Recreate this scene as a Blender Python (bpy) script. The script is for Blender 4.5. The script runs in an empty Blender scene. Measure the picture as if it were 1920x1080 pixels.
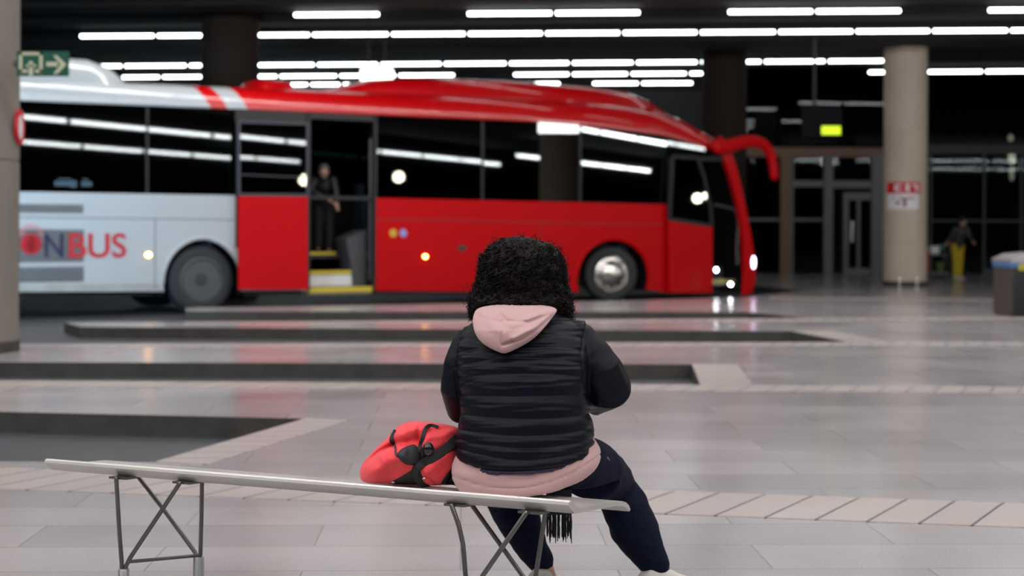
import bpy, bmesh, math, random
import numpy as np
from mathutils import Vector, Matrix, noise
random.seed(7); rng = np.random.default_rng(7)
PI = math.pi
scene = bpy.context.scene
COL = scene.collection

# ------------------------------------------------------------ camera model
F = 2667.0; ROLL = .0045; CH = 1.25; HY = 428.0
def ray(px, py):
    dx = px-960; dy = py-HY
    return ((dx+ROLL*dy)/F, 1., -(dy-ROLL*dx)/F)
def at(px, py, Y):
    r = ray(px, py); return (r[0]*Y, Y, CH+r[2]*Y)
def fl(px, py, z=0.):
    r = ray(px, py); t = (z-CH)/r[2]; return (r[0]*t, t)
def proj(x, y, z):
    u = x/y*F; v = -(z-CH)/y*F
    return 960+u-ROLL*v, HY+v+ROLL*u
cam_d = bpy.data.cameras.new('camera'); cam = bpy.data.objects.new('camera', cam_d); COL.objects.link(cam)
cam_d.sensor_width = 36; cam_d.lens = F/1920*36
cam_d.shift_y = (HY-540)/1920
c, s = math.cos(ROLL), math.sin(ROLL)
cam.matrix_world = Matrix(((c, -s, 0, 0), (0, 0, -1, 0), (s, c, 0, CH), (0, 0, 0, 1)))
cam_d.dof.use_dof = True; cam_d.dof.focus_distance = 4.22; cam_d.dof.aperture_fstop = 2.6
cam_d.clip_end = 300
scene.camera = cam
vs = scene.view_settings
vs.view_transform = 'Standard'; vs.look = 'None'; vs.gamma = 1; vs.use_curve_mapping = False
vs.exposure = 0.0

# ------------------------------------------------------------ tagging
def tag(o, label=None, cat=None, group=None, kind=None):
    if label: o['label'] = label
    if cat: o['category'] = cat
    if group: o['group'] = group
    if kind: o['kind'] = kind
    return o
def empty(name, loc, label=None, cat=None, group=None, rz=0.):
    o = bpy.data.objects.new(name, None); COL.objects.link(o)
    o.location = loc; o.rotation_euler = (0, 0, rz); o.empty_display_size = .1
    bpy.context.view_layer.update()
    return tag(o, label, cat, group)
def copy_tree(o, parent=None):
    cpy = o.copy(); COL.objects.link(cpy); cpy.parent = parent
    for ch in list(o.children): copy_tree(ch, cpy)
    return cpy

# ------------------------------------------------------------ materials
def srgb(r, g, b):
    f = lambda v: (v/255/12.92) if v/255 <= .04045 else ((v/255+.055)/1.055)**2.4
    return (f(r), f(g), f(b), 1)
class NT:
    def __init__(s, name):
        s.m = bpy.data.materials.new(name); s.m.use_nodes = True; s.t = s.m.node_tree; s.N = s.t.nodes; s.L = s.t.links
        s.b = s.N['Principled BSDF']; s.out = s.N['Material Output']
    def n(s, ty, **kw):
        nd = s.N.new(ty)
        for k, v in kw.items(): setattr(nd, k, v)
        return nd
    def l(s, a, b): s.L.new(a, b)
def pm(name, col, rough=.5, metal=0., spec=.5, coat=0., emit=None, es=0., sheen=0., var=0., vscale=20., bump=0., bscale=60., bdist=.002, stretch=(1,1,1), coord='Object', rvar=0.):
    k = NT(name); b = k.b; col = tuple(col)[:3]+(1,)
    b.inputs['Base Color'].default_value = col; b.inputs['Roughness'].default_value = rough
    b.inputs['Metallic'].default_value = metal; b.inputs['Specular IOR Level'].default_value = spec
    b.inputs['Coat Weight'].default_value = coat; b.inputs['Coat Roughness'].default_value = .08
    b.inputs['Sheen Weight'].default_value = sheen
    if emit:
        b.inputs['Emission Color'].default_value = tuple(emit)[:3]+(1,); b.inputs['Emission Strength'].default_value = es
    if var or bump or rvar:
        tc = k.n('ShaderNodeTexCoord'); mp = k.n('ShaderNodeMapping'); mp.inputs['Scale'].default_value = stretch
        k.l(tc.outputs[coord], mp.inputs[0])
    if var or rvar:
        nz = k.n('ShaderNodeTexNoise'); nz.inputs['Scale'].default_value = vscale; nz.inputs['Detail'].default_value = 5
        k.l(mp.outputs[0], nz.inputs['Vector'])
    if var:
        mx = k.n('ShaderNodeMix', data_type='RGBA')
        mx.inputs[6].default_value = tuple(max(0, v*(1-var)) for v in col[:3])+(1,)
        mx.inputs[7].default_value = tuple(min(1, v*(1+var)) for v in col[:3])+(1,)
        k.l(nz.outputs[0], mx.inputs[0]); k.l(mx.outputs[2], b.inputs['Base Color'])
    if rvar:
        mr = k.n('ShaderNodeMapRange'); mr.inputs[3].default_value = rough-rvar; mr.inputs[4].default_value = rough+rvar
        k.l(nz.outputs[0], mr.inputs[0]); k.l(mr.outputs[0], b.inputs['Roughness'])
    if bump:
        n2 = k.n('ShaderNodeTexNoise'); n2.inputs['Scale'].default_value = bscale; n2.inputs['Detail'].default_value = 6
        bp = k.n('ShaderNodeBump'); bp.inputs['Strength'].default_value = bump; bp.inputs['Distance'].default_value = bdist
        k.l(mp.outputs[0], n2.inputs['Vector']); k.l(n2.outputs[0], bp.inputs['Height']); k.l(bp.outputs[0], b.inputs['Normal'])
    return k.m
def glassy(name, tint, gl_rough=.02, boost=1.0, base=(.004, .006, .007), ior=1.5):
    k = NT(name); b = k.b
    b.inputs['Base Color'].default_value = base+(1,); b.inputs['Roughness'].default_value = gl_rough
    b.inputs['IOR'].default_value = 1.52; b.inputs['Specular IOR Level'].default_value = .5*boost
    tr = k.n('ShaderNodeBsdfTransparent'); tr.inputs[0].default_value = tuple(tint)+(1,)
    fr = k.n('ShaderNodeFresnel'); fr.inputs[0].default_value = ior
    gl = k.n('ShaderNodeBsdfGlossy'); gl.inputs['Roughness'].default_value = gl_rough
    mx = k.n('ShaderNodeMixShader'); k.l(fr.outputs[0], mx.inputs[0]); k.l(tr.outputs[0], mx.inputs[1]); k.l(gl.outputs[0], mx.inputs[2])
    k.l(mx.outputs[0], k.out.inputs[0])
    return k.m
def floor_mat(name, c1, c2, mortar, bw, bh, rot, rough, off=.5, msize=.006, uv=False, streak=.25):
    k = NT(name); b = k.b
    tc = k.n('ShaderNodeTexCoord'); mp = k.n('ShaderNodeMapping'); mp.inputs['Rotation'].default_value = (0, 0, rot)
    k.l(tc.outputs['UV' if uv else 'Object'], mp.inputs[0])
    br = k.n('ShaderNodeTexBrick'); br.offset = off
    br.inputs['Scale'].default_value = 1; br.inputs['Brick Width'].default_value = bw; br.inputs['Row Height'].default_value = bh
    br.inputs['Mortar Size'].default_value = msize; br.inputs['Mortar Smooth'].default_value = .3; br.inputs['Bias'].default_value = 0
    br.inputs['Color1'].default_value = c1; br.inputs['Color2'].default_value = c2; br.inputs['Mortar'].default_value = mortar
    k.l(mp.outputs[0], br.inputs['Vector'])
    nz = k.n('ShaderNodeTexNoise'); nz.inputs['Scale'].default_value = 160; nz.inputs['Detail'].default_value = 4
    k.l(tc.outputs['Object'], nz.inputs['Vector'])
    n2 = k.n('ShaderNodeTexNoise'); n2.inputs['Scale'].default_value = .7; n2.inputs['Detail'].default_value = 5
    k.l(tc.outputs['Object'], n2.inputs['Vector'])
    r1 = k.n('ShaderNodeMapRange'); r1.inputs[1].default_value = .3; r1.inputs[2].default_value = .7; r1.inputs[3].default_value = .82; r1.inputs[4].default_value = 1.16
    k.l(nz.outputs[0], r1.inputs[0])
    r2 = k.n('ShaderNodeMapRange'); r2.inputs[1].default_value = .2; r2.inputs[2].default_value = .8; r2.inputs[3].default_value = 1-streak; r2.inputs[4].default_value = 1+streak*.6
    k.l(n2.outputs[0], r2.inputs[0])
    ml = k.n('ShaderNodeMath', operation='MULTIPLY'); k.l(r1.outputs[0], ml.inputs[0]); k.l(r2.outputs[0], ml.inputs[1])
    vm = k.n('ShaderNodeVectorMath', operation='SCALE'); k.l(br.outputs[0], vm.inputs[0]); k.l(ml.outputs[0], vm.inputs[3])
    k.l(vm.outputs[0], b.inputs['Base Color'])
    r3 = k.n('ShaderNodeMapRange'); r3.inputs[1].default_value = .3; r3.inputs[2].default_value = .7; r3.inputs[3].default_value = rough*.92; r3.inputs[4].default_value = rough*1.1
    k.l(n2.outputs[0], r3.inputs[0]); k.l(r3.outputs[0], b.inputs['Roughness'])
    bp = k.n('ShaderNodeBump'); bp.inputs['Strength'].default_value = .2; bp.inputs['Distance'].default_value = .003; bp.invert = True
    k.l(br.outputs[1], bp.inputs['Height']); k.l(bp.outputs[0], b.inputs['Normal'])
    return k.m

M = {}
M['granite'] = floor_mat('granite_paving', (.41, .385, .392, 1), (.335, .315, .323, 1), (.25, .235, .235, 1), 1.15, .40, -.035, .19, msize=.004)
M['border'] = floor_mat('granite_border', (.46, .405, .385, 1), (.42, .37, .355, 1), (.09, .08, .075, 1), .215, 2.0, 0, .30, off=0, msize=.008, uv=True, streak=.12)
M['road'] = pm('road_asphalt', (.055, .058, .066), .45, var=.3, vscale=3, bump=.3, bscale=90)
M['kerb'] = pm('kerb_stone', (.038, .036, .032), .7, var=.6, vscale=6, bump=.5, bscale=30, bdist=.006)
M['ceil'] = pm('ceiling_paint', (.006, .0065, .007), .85, var=.2, vscale=2)
M['beam'] = pm('beam_paint', (.020, .021, .022), .8, var=.25, vscale=2)
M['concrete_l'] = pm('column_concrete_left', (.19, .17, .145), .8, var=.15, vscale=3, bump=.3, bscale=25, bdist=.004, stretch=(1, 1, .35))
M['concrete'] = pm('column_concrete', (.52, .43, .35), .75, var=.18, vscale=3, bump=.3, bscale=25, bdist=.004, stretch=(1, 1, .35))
M['concrete_d'] = pm('column_concrete_dim', (.020, .014, .011), .85, spec=.15, var=.18, vscale=3, bump=.3, bscale=25, bdist=.004, stretch=(1, 1, .35))  # dark column tone, with the weak light back there put into the colour
M['tube'] = pm('lamp_diffuser', (.9, .9, .9), .4, emit=(.94, .98, 1), es=9)
M['housing'] = pm('lamp_housing', (.03, .03, .03), .5)
M['black'] = pm('black_paint', (.006, .006, .007), .5)
M['dgrey'] = pm('dark_grey', (.03, .032, .036), .55)
M['mull'] = pm('mullion_aluminium', (.10, .105, .11), .45, .5)
M['wood'] = pm('brown_frame', (.17, .085, .05), .55, var=.2, vscale=8)
M['fglass'] = glassy('facade_glass', (.35, .4, .42), ior=1.16); M['uglass'] = glassy('upper_facade_glass', (.3, .34, .36), ior=1.45)
M['iwall'] = pm('back_wall', (.012, .014, .017), .8, var=.3, vscale=1.5)
M['skin'] = pm('skin', (.42, .24, .17), .5, var=.05)
M['hair'] = pm('hair_black', (.0055, .0038, .0032), .5, spec=.13, var=.35, vscale=30)
M['wt'] = pm('white_paint', (.36, .375, .38), .28, coat=.3, var=.04, vscale=1.5)
M['red'] = pm('red_paint', (.45, .0006, .003), .45, spec=.12, coat=.04, var=.05, vscale=2)
M['bglass'] = glassy('bus_window_glass', (.045, .075, .07), .015)
M['dglass'] = glassy('door_glass', (.30, .36, .34), .015)
M['rubber'] = pm('tyre_rubber', (.014, .015, .018), .7, bump=.3, bscale=60)
M['rim'] = pm('rim_steel', (.075, .08, .082), .45, .5, var=.2, vscale=10)
M['chrome'] = pm('hub_chrome', (.55, .53, .50), .22, 1., var=.2, vscale=7)
M['yellow'] = pm('yellow_edge', (.55, .42, .03), .6)
M['stepw'] = pm('step_white', (.6, .6, .58), .6)
M['stept'] = pm('step_tan', (.22, .19, .15), .7)
M['text_r'] = pm('lettering_red', (.42, .012, .02), .4)
M['text_n'] = pm('lettering_navy', (.012, .014, .05), .4)
M['amber'] = pm('marker_lamp', (.9, .4, .05), .3, emit=(1, .42, .08), es=22)
M['led'] = pm('step_lamp', (1, 1, 1), .3, emit=(.9, .95, 1), es=45)
M['head'] = pm('headlamp', (1, 1, 1), .3, emit=(.85, .68, 1), es=7)

# ------------------------------------------------------------ mesh helpers
def mk(name, verts, faces, mat, parent=None, world=False, smooth=True, uv=None, sharp=40):
    verts = [Vector(v) for v in verts]
    if world and parent is not None:
        inv = parent.matrix_world.inverted(); verts = [inv @ v for v in verts]
    me = bpy.data.meshes.new(name); me.from_pydata([tuple(v) for v in verts], [], faces); me.update()
    me.validate()
    return mo(name, me, mat, parent, smooth, sharp)
def mo(name, me, mat, parent=None, smooth=True, sharp=40):
    if mat is not None:
        for m in (mat if isinstance(mat, (list, tuple)) else [mat]): me.materials.append(m)
    o = bpy.data.objects.new(name, me); COL.objects.link(o)
    if parent is not None: o.parent = parent
    if smooth:
        me.polygons.foreach_set('use_smooth', [True]*len(me.polygons))
        if sharp: me.set_sharp_from_angle(angle=math.radians(sharp))
    return o
class MB:
    """collects shapes into one mesh"""
    def __init__(s): s.v = []; s.f = []
    def add(s, v, f):
        o = len(s.v); s.v += [tuple(p) for p in v]; s.f += [tuple(i+o for i in q) for q in f]; return s
    def box(s, x0, y0, z0, x1, y1, z1, bev=0.):
        if bev <= 0:
            v = [(x, y, z) for z in (z0, z1) for y in (y0, y1) for x in (x0, x1)]
            return s.add(v, [(0, 2, 3, 1), (4, 5, 7, 6), (0, 1, 5, 4), (2, 6, 7, 3), (0, 4, 6, 2), (1, 3, 7, 5)])
        bm = bmesh.new(); bmesh.ops.create_cube(bm, size=1)
        for v in bm.verts: v.co = Vector(((x0+x1)/2+v.co.x*(x1-x0), (y0+y1)/2+v.co.y*(y1-y0), (z0+z1)/2+v.co.z*(z1-z0)))
        bmesh.ops.bevel(bm, geom=bm.edges[:], offset=bev, segments=3, affect='EDGES', profile=.5)
        bm.verts.index_update(); v = [tuple(q.co) for q in bm.verts]; f = [tuple(q.index for q in p.verts) for p in bm.faces]; bm.free()
        return s.add(v, f)
    def prism(s, poly, d, thick):
        """poly: list of 3D points (planar), extruded by vector d"""
        n = len(poly); a = [Vector(p) for p in poly]; b = [p+Vector(d)*thick for p in a]
        f = [tuple(range(n)), tuple(range(2*n-1, n-1, -1))]+[(i, i+n, (i+1) % n+n, (i+1) % n) for i in range(n)]
        return s.add(a+b, [tuple(reversed(q)) for q in f])
    def loft(s, rings, cap=True, closed=True):
        n = len(rings[0]); v = [p for r in rings for p in r]; f = []
        for i in range(len(rings)-1):
            for j in range(n if closed else n-1):
                k = (j+1) % n
                f.append((i*n+j, i*n+k, (i+1)*n+k, (i+1)*n+j))
        if cap and closed:
            f.append(tuple(reversed(range(n)))); f.append(tuple(range((len(rings)-1)*n, len(rings)*n)))
        return s.add(v, f)
    def tube(s, pts, rad, n=12, flat=None, up=None, round_ends=True):
        pts = [Vector(p) for p in pts]
        if not hasattr(rad, '__len__'): rad = [rad]*len(pts)
        rad = list(rad)
        T = []
        for i in range(len(pts)):
            a = pts[max(0, i-1)]; b = pts[min(len(pts)-1, i+1)]; T.append((b-a).normalized())
        if up is None:
            up = Vector((0, 0, 1)) if abs(T[0].z) < .9 else Vector((0, 1, 0))
        up = Vector(up); rings = []
        U = (up-T[0]*up.dot(T[0])).normalized()
        P2 = []
        if round_ends:
            for k in (.05, .35, .7): P2.append((pts[0]-T[0]*rad[0]*math.cos(k*PI/2), T[0], rad[0]*math.sin(k*PI/2)))
        P2 += list(zip(pts, T, rad))
        if round_ends:
            for k in (.7, .35, .05): P2.append((pts[-1]+T[-1]*rad[-1]*math.cos(k*PI/2), T[-1], rad[-1]*math.sin(k*PI/2)))
        for p, t, r in P2:
            U = (U-t*U.dot(t)).normalized(); W = t.cross(U)
            fu = 1 if flat is None else flat
            rings.append([p+(U*math.cos(2*PI*j/n)*fu+W*math.sin(2*PI*j/n))*r for j in range(n)])
        return s.loft(rings)
    def lathe(s, prof, n=40, c=(0, 0, 0), axis='z'):
        """prof: (r, h) list"""
        rings = []
        for r, h in prof:
            r = max(r, 1e-4); ring = []
            for j in range(n):
                a = 2*PI*j/n; x, y = r*math.cos(a), r*math.sin(a)
                if axis == 'z': q = (c[0]+x, c[1]+y, c[2]+h)
                elif axis == 'y': q = (c[0]+x, c[1]+h, c[2]-y)
                else: q = (c[0]+h, c[1]+x, c[2]+y)
                ring.append(q)
            rings.append(ring)
        return s.loft(rings)
    def ball(s, c, rx, ry=None, rz=None, n=20, m=12, rot=None):
        ry = ry or rx; rz = rz or rx; rings = []
        for i in range(m+1):
            t = -PI/2+PI*i/m; rr = max(math.cos(t), 1e-3)
            ring = []
            for j in range(n):
                p = Vector((rx*rr*math.cos(2*PI*j/n), ry*rr*math.sin(2*PI*j/n), rz*math.sin(t)))
                if rot: p = rot @ p
                ring.append(p+Vector(c))
            rings.append(ring)
        return s.loft(rings)
    def obj(s, name, mat, parent=None, world=False, smooth=True, sharp=40):
        return mk(name, s.v, s.f, mat, parent, world, smooth, sharp=sharp)
    def raw(s):
        me = bpy.data.meshes.new('tmp'); me.from_pydata(s.v, [], s.f); me.update(); return me
def bake(me, mods):
    o = bpy.data.objects.new('tmp', me); COL.objects.link(o)
    for ty, kw in mods:
        m = o.modifiers.new(ty, ty)
        for k, v in kw.items(): setattr(m, k, v)
    dg = bpy.context.evaluated_depsgraph_get(); dg.update()
    out = bpy.data.meshes.new_from_object(o.evaluated_get(dg), depsgraph=dg)
    bpy.data.objects.remove(o); return out
def union(mb, vox, smooth=6, fac=.5):
    return bake(mb.raw(), [('REMESH', dict(mode='VOXEL', voxel_size=vox)), ('SMOOTH', dict(factor=fac, iterations=smooth))])
def verts_np(me):
    a = np.empty(len(me.vertices)*3); me.vertices.foreach_get('co', a); return a.reshape(-1, 3)
def norms_np(me):
    a = np.empty(len(me.vertices)*3); me.vertices.foreach_get('normal', a); return a.reshape(-1, 3)
def set_verts(me, a): me.vertices.foreach_set('co', a.reshape(-1)); me.update()
def shift_to(me, parent):
    inv = parent.matrix_world.inverted(); me.transform(inv)
def proj_np(P):
    u = P[:, 0]/P[:, 1]*F; v = -(P[:, 2]-CH)/P[:, 1]*F
    return 960+u-ROLL*v, HY+v+ROLL*u
def spline(keys, x):
    xs = [k[0] for k in keys]; return float(np.interp(x, xs, [k[1] for k in keys]))
def chaikin(p, it=2, closed=True):
    p = [np.array(q, float) for q in p]
    for _ in range(it):
        q = []
        m = len(p)
        for i in range(m if closed else m-1):
            a, b = p[i], p[(i+1) % m]; q += [a*.75+b*.25, a*.25+b*.75]
        if not closed: q = [p[0]]+q+[p[-1]]
        p = q
    return [tuple(v) for v in p]
def text_mesh(body, size, ext=.004, sx=1.):
    cu = bpy.data.curves.new('t', 'FONT'); cu.body = body; cu.size = size; cu.extrude = ext; cu.offset = size*.012
    o = bpy.data.objects.new('t', cu); COL.objects.link(o)
    dg = bpy.context.evaluated_depsgraph_get(); dg.update()
    me = bpy.data.meshes.new_from_object(o.evaluated_get(dg), depsgraph=dg); bpy.data.objects.remove(o)
    me.materials.clear(); me.transform(Matrix.Diagonal((sx, 1, 1, 1))); return me

# ============================================================ GROUND
bays = []
XL = -45.
def P(px, py): return fl(px, py)
b1a, b1b, b1c = P(0, 772), P(574, 785), P(293, 866)
bays.append([(XL, b1a[1]+.2), b1a, b1b, b1c, (XL, b1c[1]-.1)])
bays.append([(XL, P(0, 679)[1]), P(0, 679), P(1297, 683), P(1313, 722), P(0, 714), (XL, P(0, 714)[1])])
n3l, n3r, f3r = P(60, 645), P(1592, 642), P(1484, 621)
n4 = P(347, 604)
bus_near_l, bus_near_m, bus_near_r = P(347, 577), P(1155, 564), P(1402, 557)
# road to the left joins bays 3, 4 and the bus bay
bays.append([(XL, n3l[1]), n3l, n3r, f3r, P(150, 613), P(120, 604), n4, P(1520, 597), P(1400, 585), P(349, 584),
             bus_near_l, bus_near_m, bus_near_r, (bus_near_r[0]+1.6, bus_near_r[1]+2.8), (bus_near_r[0]+.6, 34.), (XL, 34.)])
slab = MB(); slab.box(-45, -28, -.5, 75, 62, 0)
base = slab.raw(); base.materials.append(M['granite']); base.materials.append(M['kerb'])
fo = bpy.data.objects.new('floor', base); COL.objects.link(fo)
for i, b in enumerate(bays):
    if i == 0: pass
    mb = MB(); mb.prism([(x, y, -1.) for x, y in b], (0, 0, 1), 2.)
    me = mb.raw()
    bm = bmesh.new(); bm.from_mesh(me); bmesh.ops.recalc_face_normals(bm, faces=bm.faces[:]); bm.to_mesh(me); bm.free()
    co = bpy.data.objects.new('cut', me); COL.objects.link(co)
    md = fo.modifiers.new('b', 'BOOLEAN'); md.operation = 'DIFFERENCE'; md.object = co; md.solver = 'EXACT'
    dg = bpy.context.evaluated_depsgraph_get(); dg.update()
    nm = bpy.data.meshes.new_from_object(fo.evaluated_get(dg), depsgraph=dg)
    fo.modifiers.clear(); fo.data = nm; bpy.data.objects.remove(co)
for p in fo.data.polygons: p.material_index = 0 if p.normal.z > .5 else 1
tag(fo, kind='structure')
tag(MB().box(-45, -28, -.6, 75, 62, -.14).obj('road', M['road'], smooth=False), kind='structure')
# pale kerb border stones let into the paving
TR = [0]
def border(pts, w, side=1, h=.004, rev=False):
    pts = [Vector((x, y, 0)) for x, y in pts]
    V = []; Fc = []; U = []; acc = 0
    for i, p in enumerate(pts):
        a = pts[max(0, i-1)]; b = pts[min(len(pts)-1, i+1)]; t = (b-a).normalized(); n = Vector((-t.y, t.x, 0))*side
        if i: acc += (pts[i]-pts[i-1]).length
        V += [p, p+n*w, p+n*w+Vector((0, 0, h)), p+Vector((0, 0, h))]; U.append(acc)
    for i in range(len(pts)-1):
        a, b = 4*i, 4*i+4
        Fc += [(a, a+1, b+1, b), (a+3, b+3, b+2, a+2), (a, b, b+3, a+3), (a+1, a+2, b+2, b+1)]
    Fc += [(0, 3, 2, 1), (len(V)-4, len(V)-3, len(V)-2, len(V)-1)]
    TR[0] += 1
    o = mk('trim_%d' % TR[0], V, Fc, M['border'], smooth=False)
    uvl = o.data.uv_layers.new(name='UVMap')
    for lp in o.data.loops:
        i, k = divmod(lp.vertex_index, 4); uvl.data[lp.index].uv = (U[i]+(0 if k in (0, 3) else .4*w), .3 if k in (0, 3) else .3+w)
    tag(o, kind='structure')
def ln(a, b, xr):   # extend line a->b to x=xr
    t = (xr-a[0])/(b[0]-a[0]); return (xr, a[1]+(b[1]-a[1])*t)
e0, e1 = P(1180, 919), P(1920, 945)
border([ln(e0, e1, -20), ln(e0, e1, 25)], .55, -1)
a, b = P(0, 714), P(1313, 722)
border([ln(a, b, -20), ln(a, b, 30)], .42, -1)
border([P(1297, 683), P(1313, 722)], .42, 1)
a, b = n3l, n3r
border([ln(a, b, -20), ln(a, b, 30)], .45, -1)
border([P(574, 785), P(293, 866)], .30, 1)
border([P(1484, 621), P(1592, 642)], .5, 1)
a, b = n4, P(1520, 597)
border([a, ln(a, b, 30)], .5, -1)
a, b = P(1440, 556), P(1920, 561)
border([a, ln(a, b, 34)], .9, -1)

# ============================================================ CEILING and back walls
D0 = 4.0
CZ = CH+D0
tag(MB().box(-45, -28, CZ+.9, 75, 62, CZ+1.1).obj('ceiling', M['ceil'], smooth=False), kind='structure')
k = 0
for Yb, wb in ((22.6, 1.2), (25.9, .9), (28.0, .7), (31.9, 1.5), (35.9, .9)):
    k += 1
    o = MB().box(-60, -wb/2, CZ+.06, 90, wb/2, CZ+.9, .03).obj('ceiling_beam', M['beam'], smooth=False)
    o.location = (0, Yb, 0); o.rotation_euler = (0, 0, -.098); tag(o, kind='structure')
# light fixtures: (py at px, list of px segment boundaries)
LG = 'linear fluorescent lights in rows under the dark ceiling'
def fixture():
    o = empty('ceiling_light', (0, 0, 0))
    MB().tube([(-.5, 0, 0), (.5, 0, 0)], .032, 10, round_ends=False).obj('tube', M['tube'], o)
    MB().box(-.5, -.045, .03, .5, .045, .085).obj('housing', M['housing'], o, smooth=False)
    return o
fx0 = fixture(); used = [False]
rows = [
 ('first row from the top', lambda x: 28-.0068*(x-548), [(548, 714), (873, 1038), (1038, 1203), (1362, 1527), (1527, 1692), (1850, 2015)]),
 ('second row from the top', lambda x: 68-.0063*(x-145), [(147, 292), (292, 437), (437, 583), (583, 731), (731, 875), (875, 1020), (1020, 1165), (1165, 1310), (1310, 1457), (1457, 1602), (1602, 1746), (1746, 1892), (1892, 2038)]),
 ('third row from the top', lambda x: 124-.0068*(x-190), [(112, 231), (231, 352), (352, 471), (471, 592), (592, 711), (711, 830), (830, 952), (952, 1070), (1070, 1190), (1190, 1310), (1310, 1430), (1430, 1550), (1550, 1660)]),
 ('fourth row from the top', lambda x: 145-.0068*(x-226), [(226, 302), (302, 415), (415, 522), (522, 634), (634, 745), (745, 855), (960, 1070), (1070, 1180), (1180, 1290), (1290, 1402), (1625, 1737), (1737, 1845), (1845, 1955)]),
 ('lowest row', lambda x: 159-.004*(x-480), [(480, 580), (580, 640), (640, 740), (898, 998), (998, 1053), (1108, 1200), (1200, 1302)]),
]
YR = []
ordn = ['first', 'second', 'third', 'fourth', 'fifth', 'sixth', 'seventh', 'eighth', 'ninth', 'tenth', 'eleventh', 'twelfth', 'thirteenth']
for nm, fy, segs in rows:
    cxp = 960; Yr = F*(D0)/(HY-fy(cxp)); YR.append(Yr)
    for i, (a, b) in enumerate(segs):
        ra_ = ray(a+4.6, fy(a)); rb_ = ray(b-4.6, fy(b)); ta, tb = D0/ra_[2], D0/rb_[2]
        pa = (ra_[0]*ta, ta); pb = (rb_[0]*tb, tb)
        o = fx0 if not used[0] else copy_tree(fx0)
        used[0] = True
        L = math.hypot(pb[0]-pa[0], pb[1]-pa[1])
        o.location = ((pa[0]+pb[0])/2, (pa[1]+pb[1])/2, CZ); o.scale = (L, 1, 1); o.rotation_euler = (0, 0, math.atan2(pb[1]-pa[1], pb[0]-pa[0]))
        where = ordn[i]+' from the left'
        tag(o, 'white ceiling tube, %s in the %s' % (where, nm), 'ceiling light', LG)
print('row depths', YR)

# facade (glazed end wall)
YF = 40.5
def fx(px): return (px-960)/F*YF
def fz(py): return CH-(py-HY-.002*0)/F*YF
tag(MB().box(-45, 48, 0, 75, 48.3, CZ+1).obj('wall_back', M['iwall'], smooth=False), kind='structure')
tag(MB().box(-45.3, -28, -.2, -45, 62, CZ+1).obj('wall_left', M['iwall'], smooth=False), kind='structure')
tag(MB().box(75, -28, -.2, 75.3, 62, CZ+1).obj('wall_right', M['iwall'], smooth=False), kind='structure')
# left part of the end wall: solid dark
tag(MB().box(-45, YF, -.14, fx(1380), YF+.3, CZ+1).obj('wall_end', M['iwall'], smooth=False), kind='structure')
# windows_1 upper glazed band, window_2.. lower panes with frames
def pane(name, x0, z0, x1, z1, mat='fglass'):
    o = MB().box(x0, -.01, z0, x1, .01, z1).obj(name, M[mat], smooth=False)
    o.location = (0, YF, 0)
    return tag(o, kind='structure')
lintel = 283
w1 = pane('window_1', fx(1385), fz(lintel)+.1, fx(2150), CZ+.9, 'uglass')
fr = MB(); fr.box(fx(1380), -.08, fz(292), fx(1665), .1, fz(274)); fr.obj('lintel', M['wood'], w1, smooth=False)
fr = MB(); fr.box(fx(1700), -.08, fz(285), fx(2150), .1, fz(268)); fr.obj('lintel', M['black'], w1, smooth=False)
w2 = pane('window_2', fx(1385), 0.02, fx(1545), fz(292))
fr = MB(); fr.box(fx(1462), -.12, 0, fx(1480), .12, fz(290)); fr.obj('mullion', M['wood'], w2, smooth=False)
fr = MB(); fr.box(fx(1482), -.06, 0, fx(1487), .06, fz(290)).box(fx(1387), -.05, fz(412), fx(1545), .05, fz(407)).box(fx(1487), -.07, fz(348), fx(1545), .07, fz(336)); fr.obj('window_frame', M['mull'], w2, smooth=False)
w3 = pane('window_3', fx(1560), fz(360)+.02, fx(1640), fz(292))
fr = MB(); fr.box(fx(1543), -.12, 0, fx(1560), .12, fz(288)).box(fx(1632), -.12, 0, fx(1655), .12, fz(288)).box(fx(1560), -.07, fz(350), fx(1632), .07, fz(336)); fr.obj('window_frame', M['mull'], w3, smooth=False)
dr = pane('door_1', fx(1588), .02, fx(1640), fz(365))
fr = MB(); fr.box(fx(1580), -.08, 0, fx(1590), .06, fz(358)).box(fx(1590), -.08, fz(372), fx(1640), .06, fz(358)).box(fx(1590), -.08, 0, fx(1640), .06, .16).box(fx(1606), -.05, .16, fx(1612), .05, fz(372)); fr.obj('door_frame', M['mull'], dr, smooth=False)
MB().box(fx(1594), -.14, .9, fx(1597), -.1, 1.5).obj('door_handle', M['chrome'], dr, smooth=False)
w4 = pane('window_4', fx(1700), 0.02, fx(2150), fz(285))
fr = MB()
for x in (1742, 1842, 1912, 1990): fr.box(fx(x), -.06, 0, fx(x+4), .06, fz(285))
fr.box(fx(1745), -.04, fz(412), fx(2150), .04, fz(408)); fr.box(fx(1840), -.12, 0, fx(2150), .12, .17)
fr.obj('window_frame', M['dgrey'], w4, smooth=False)

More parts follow.
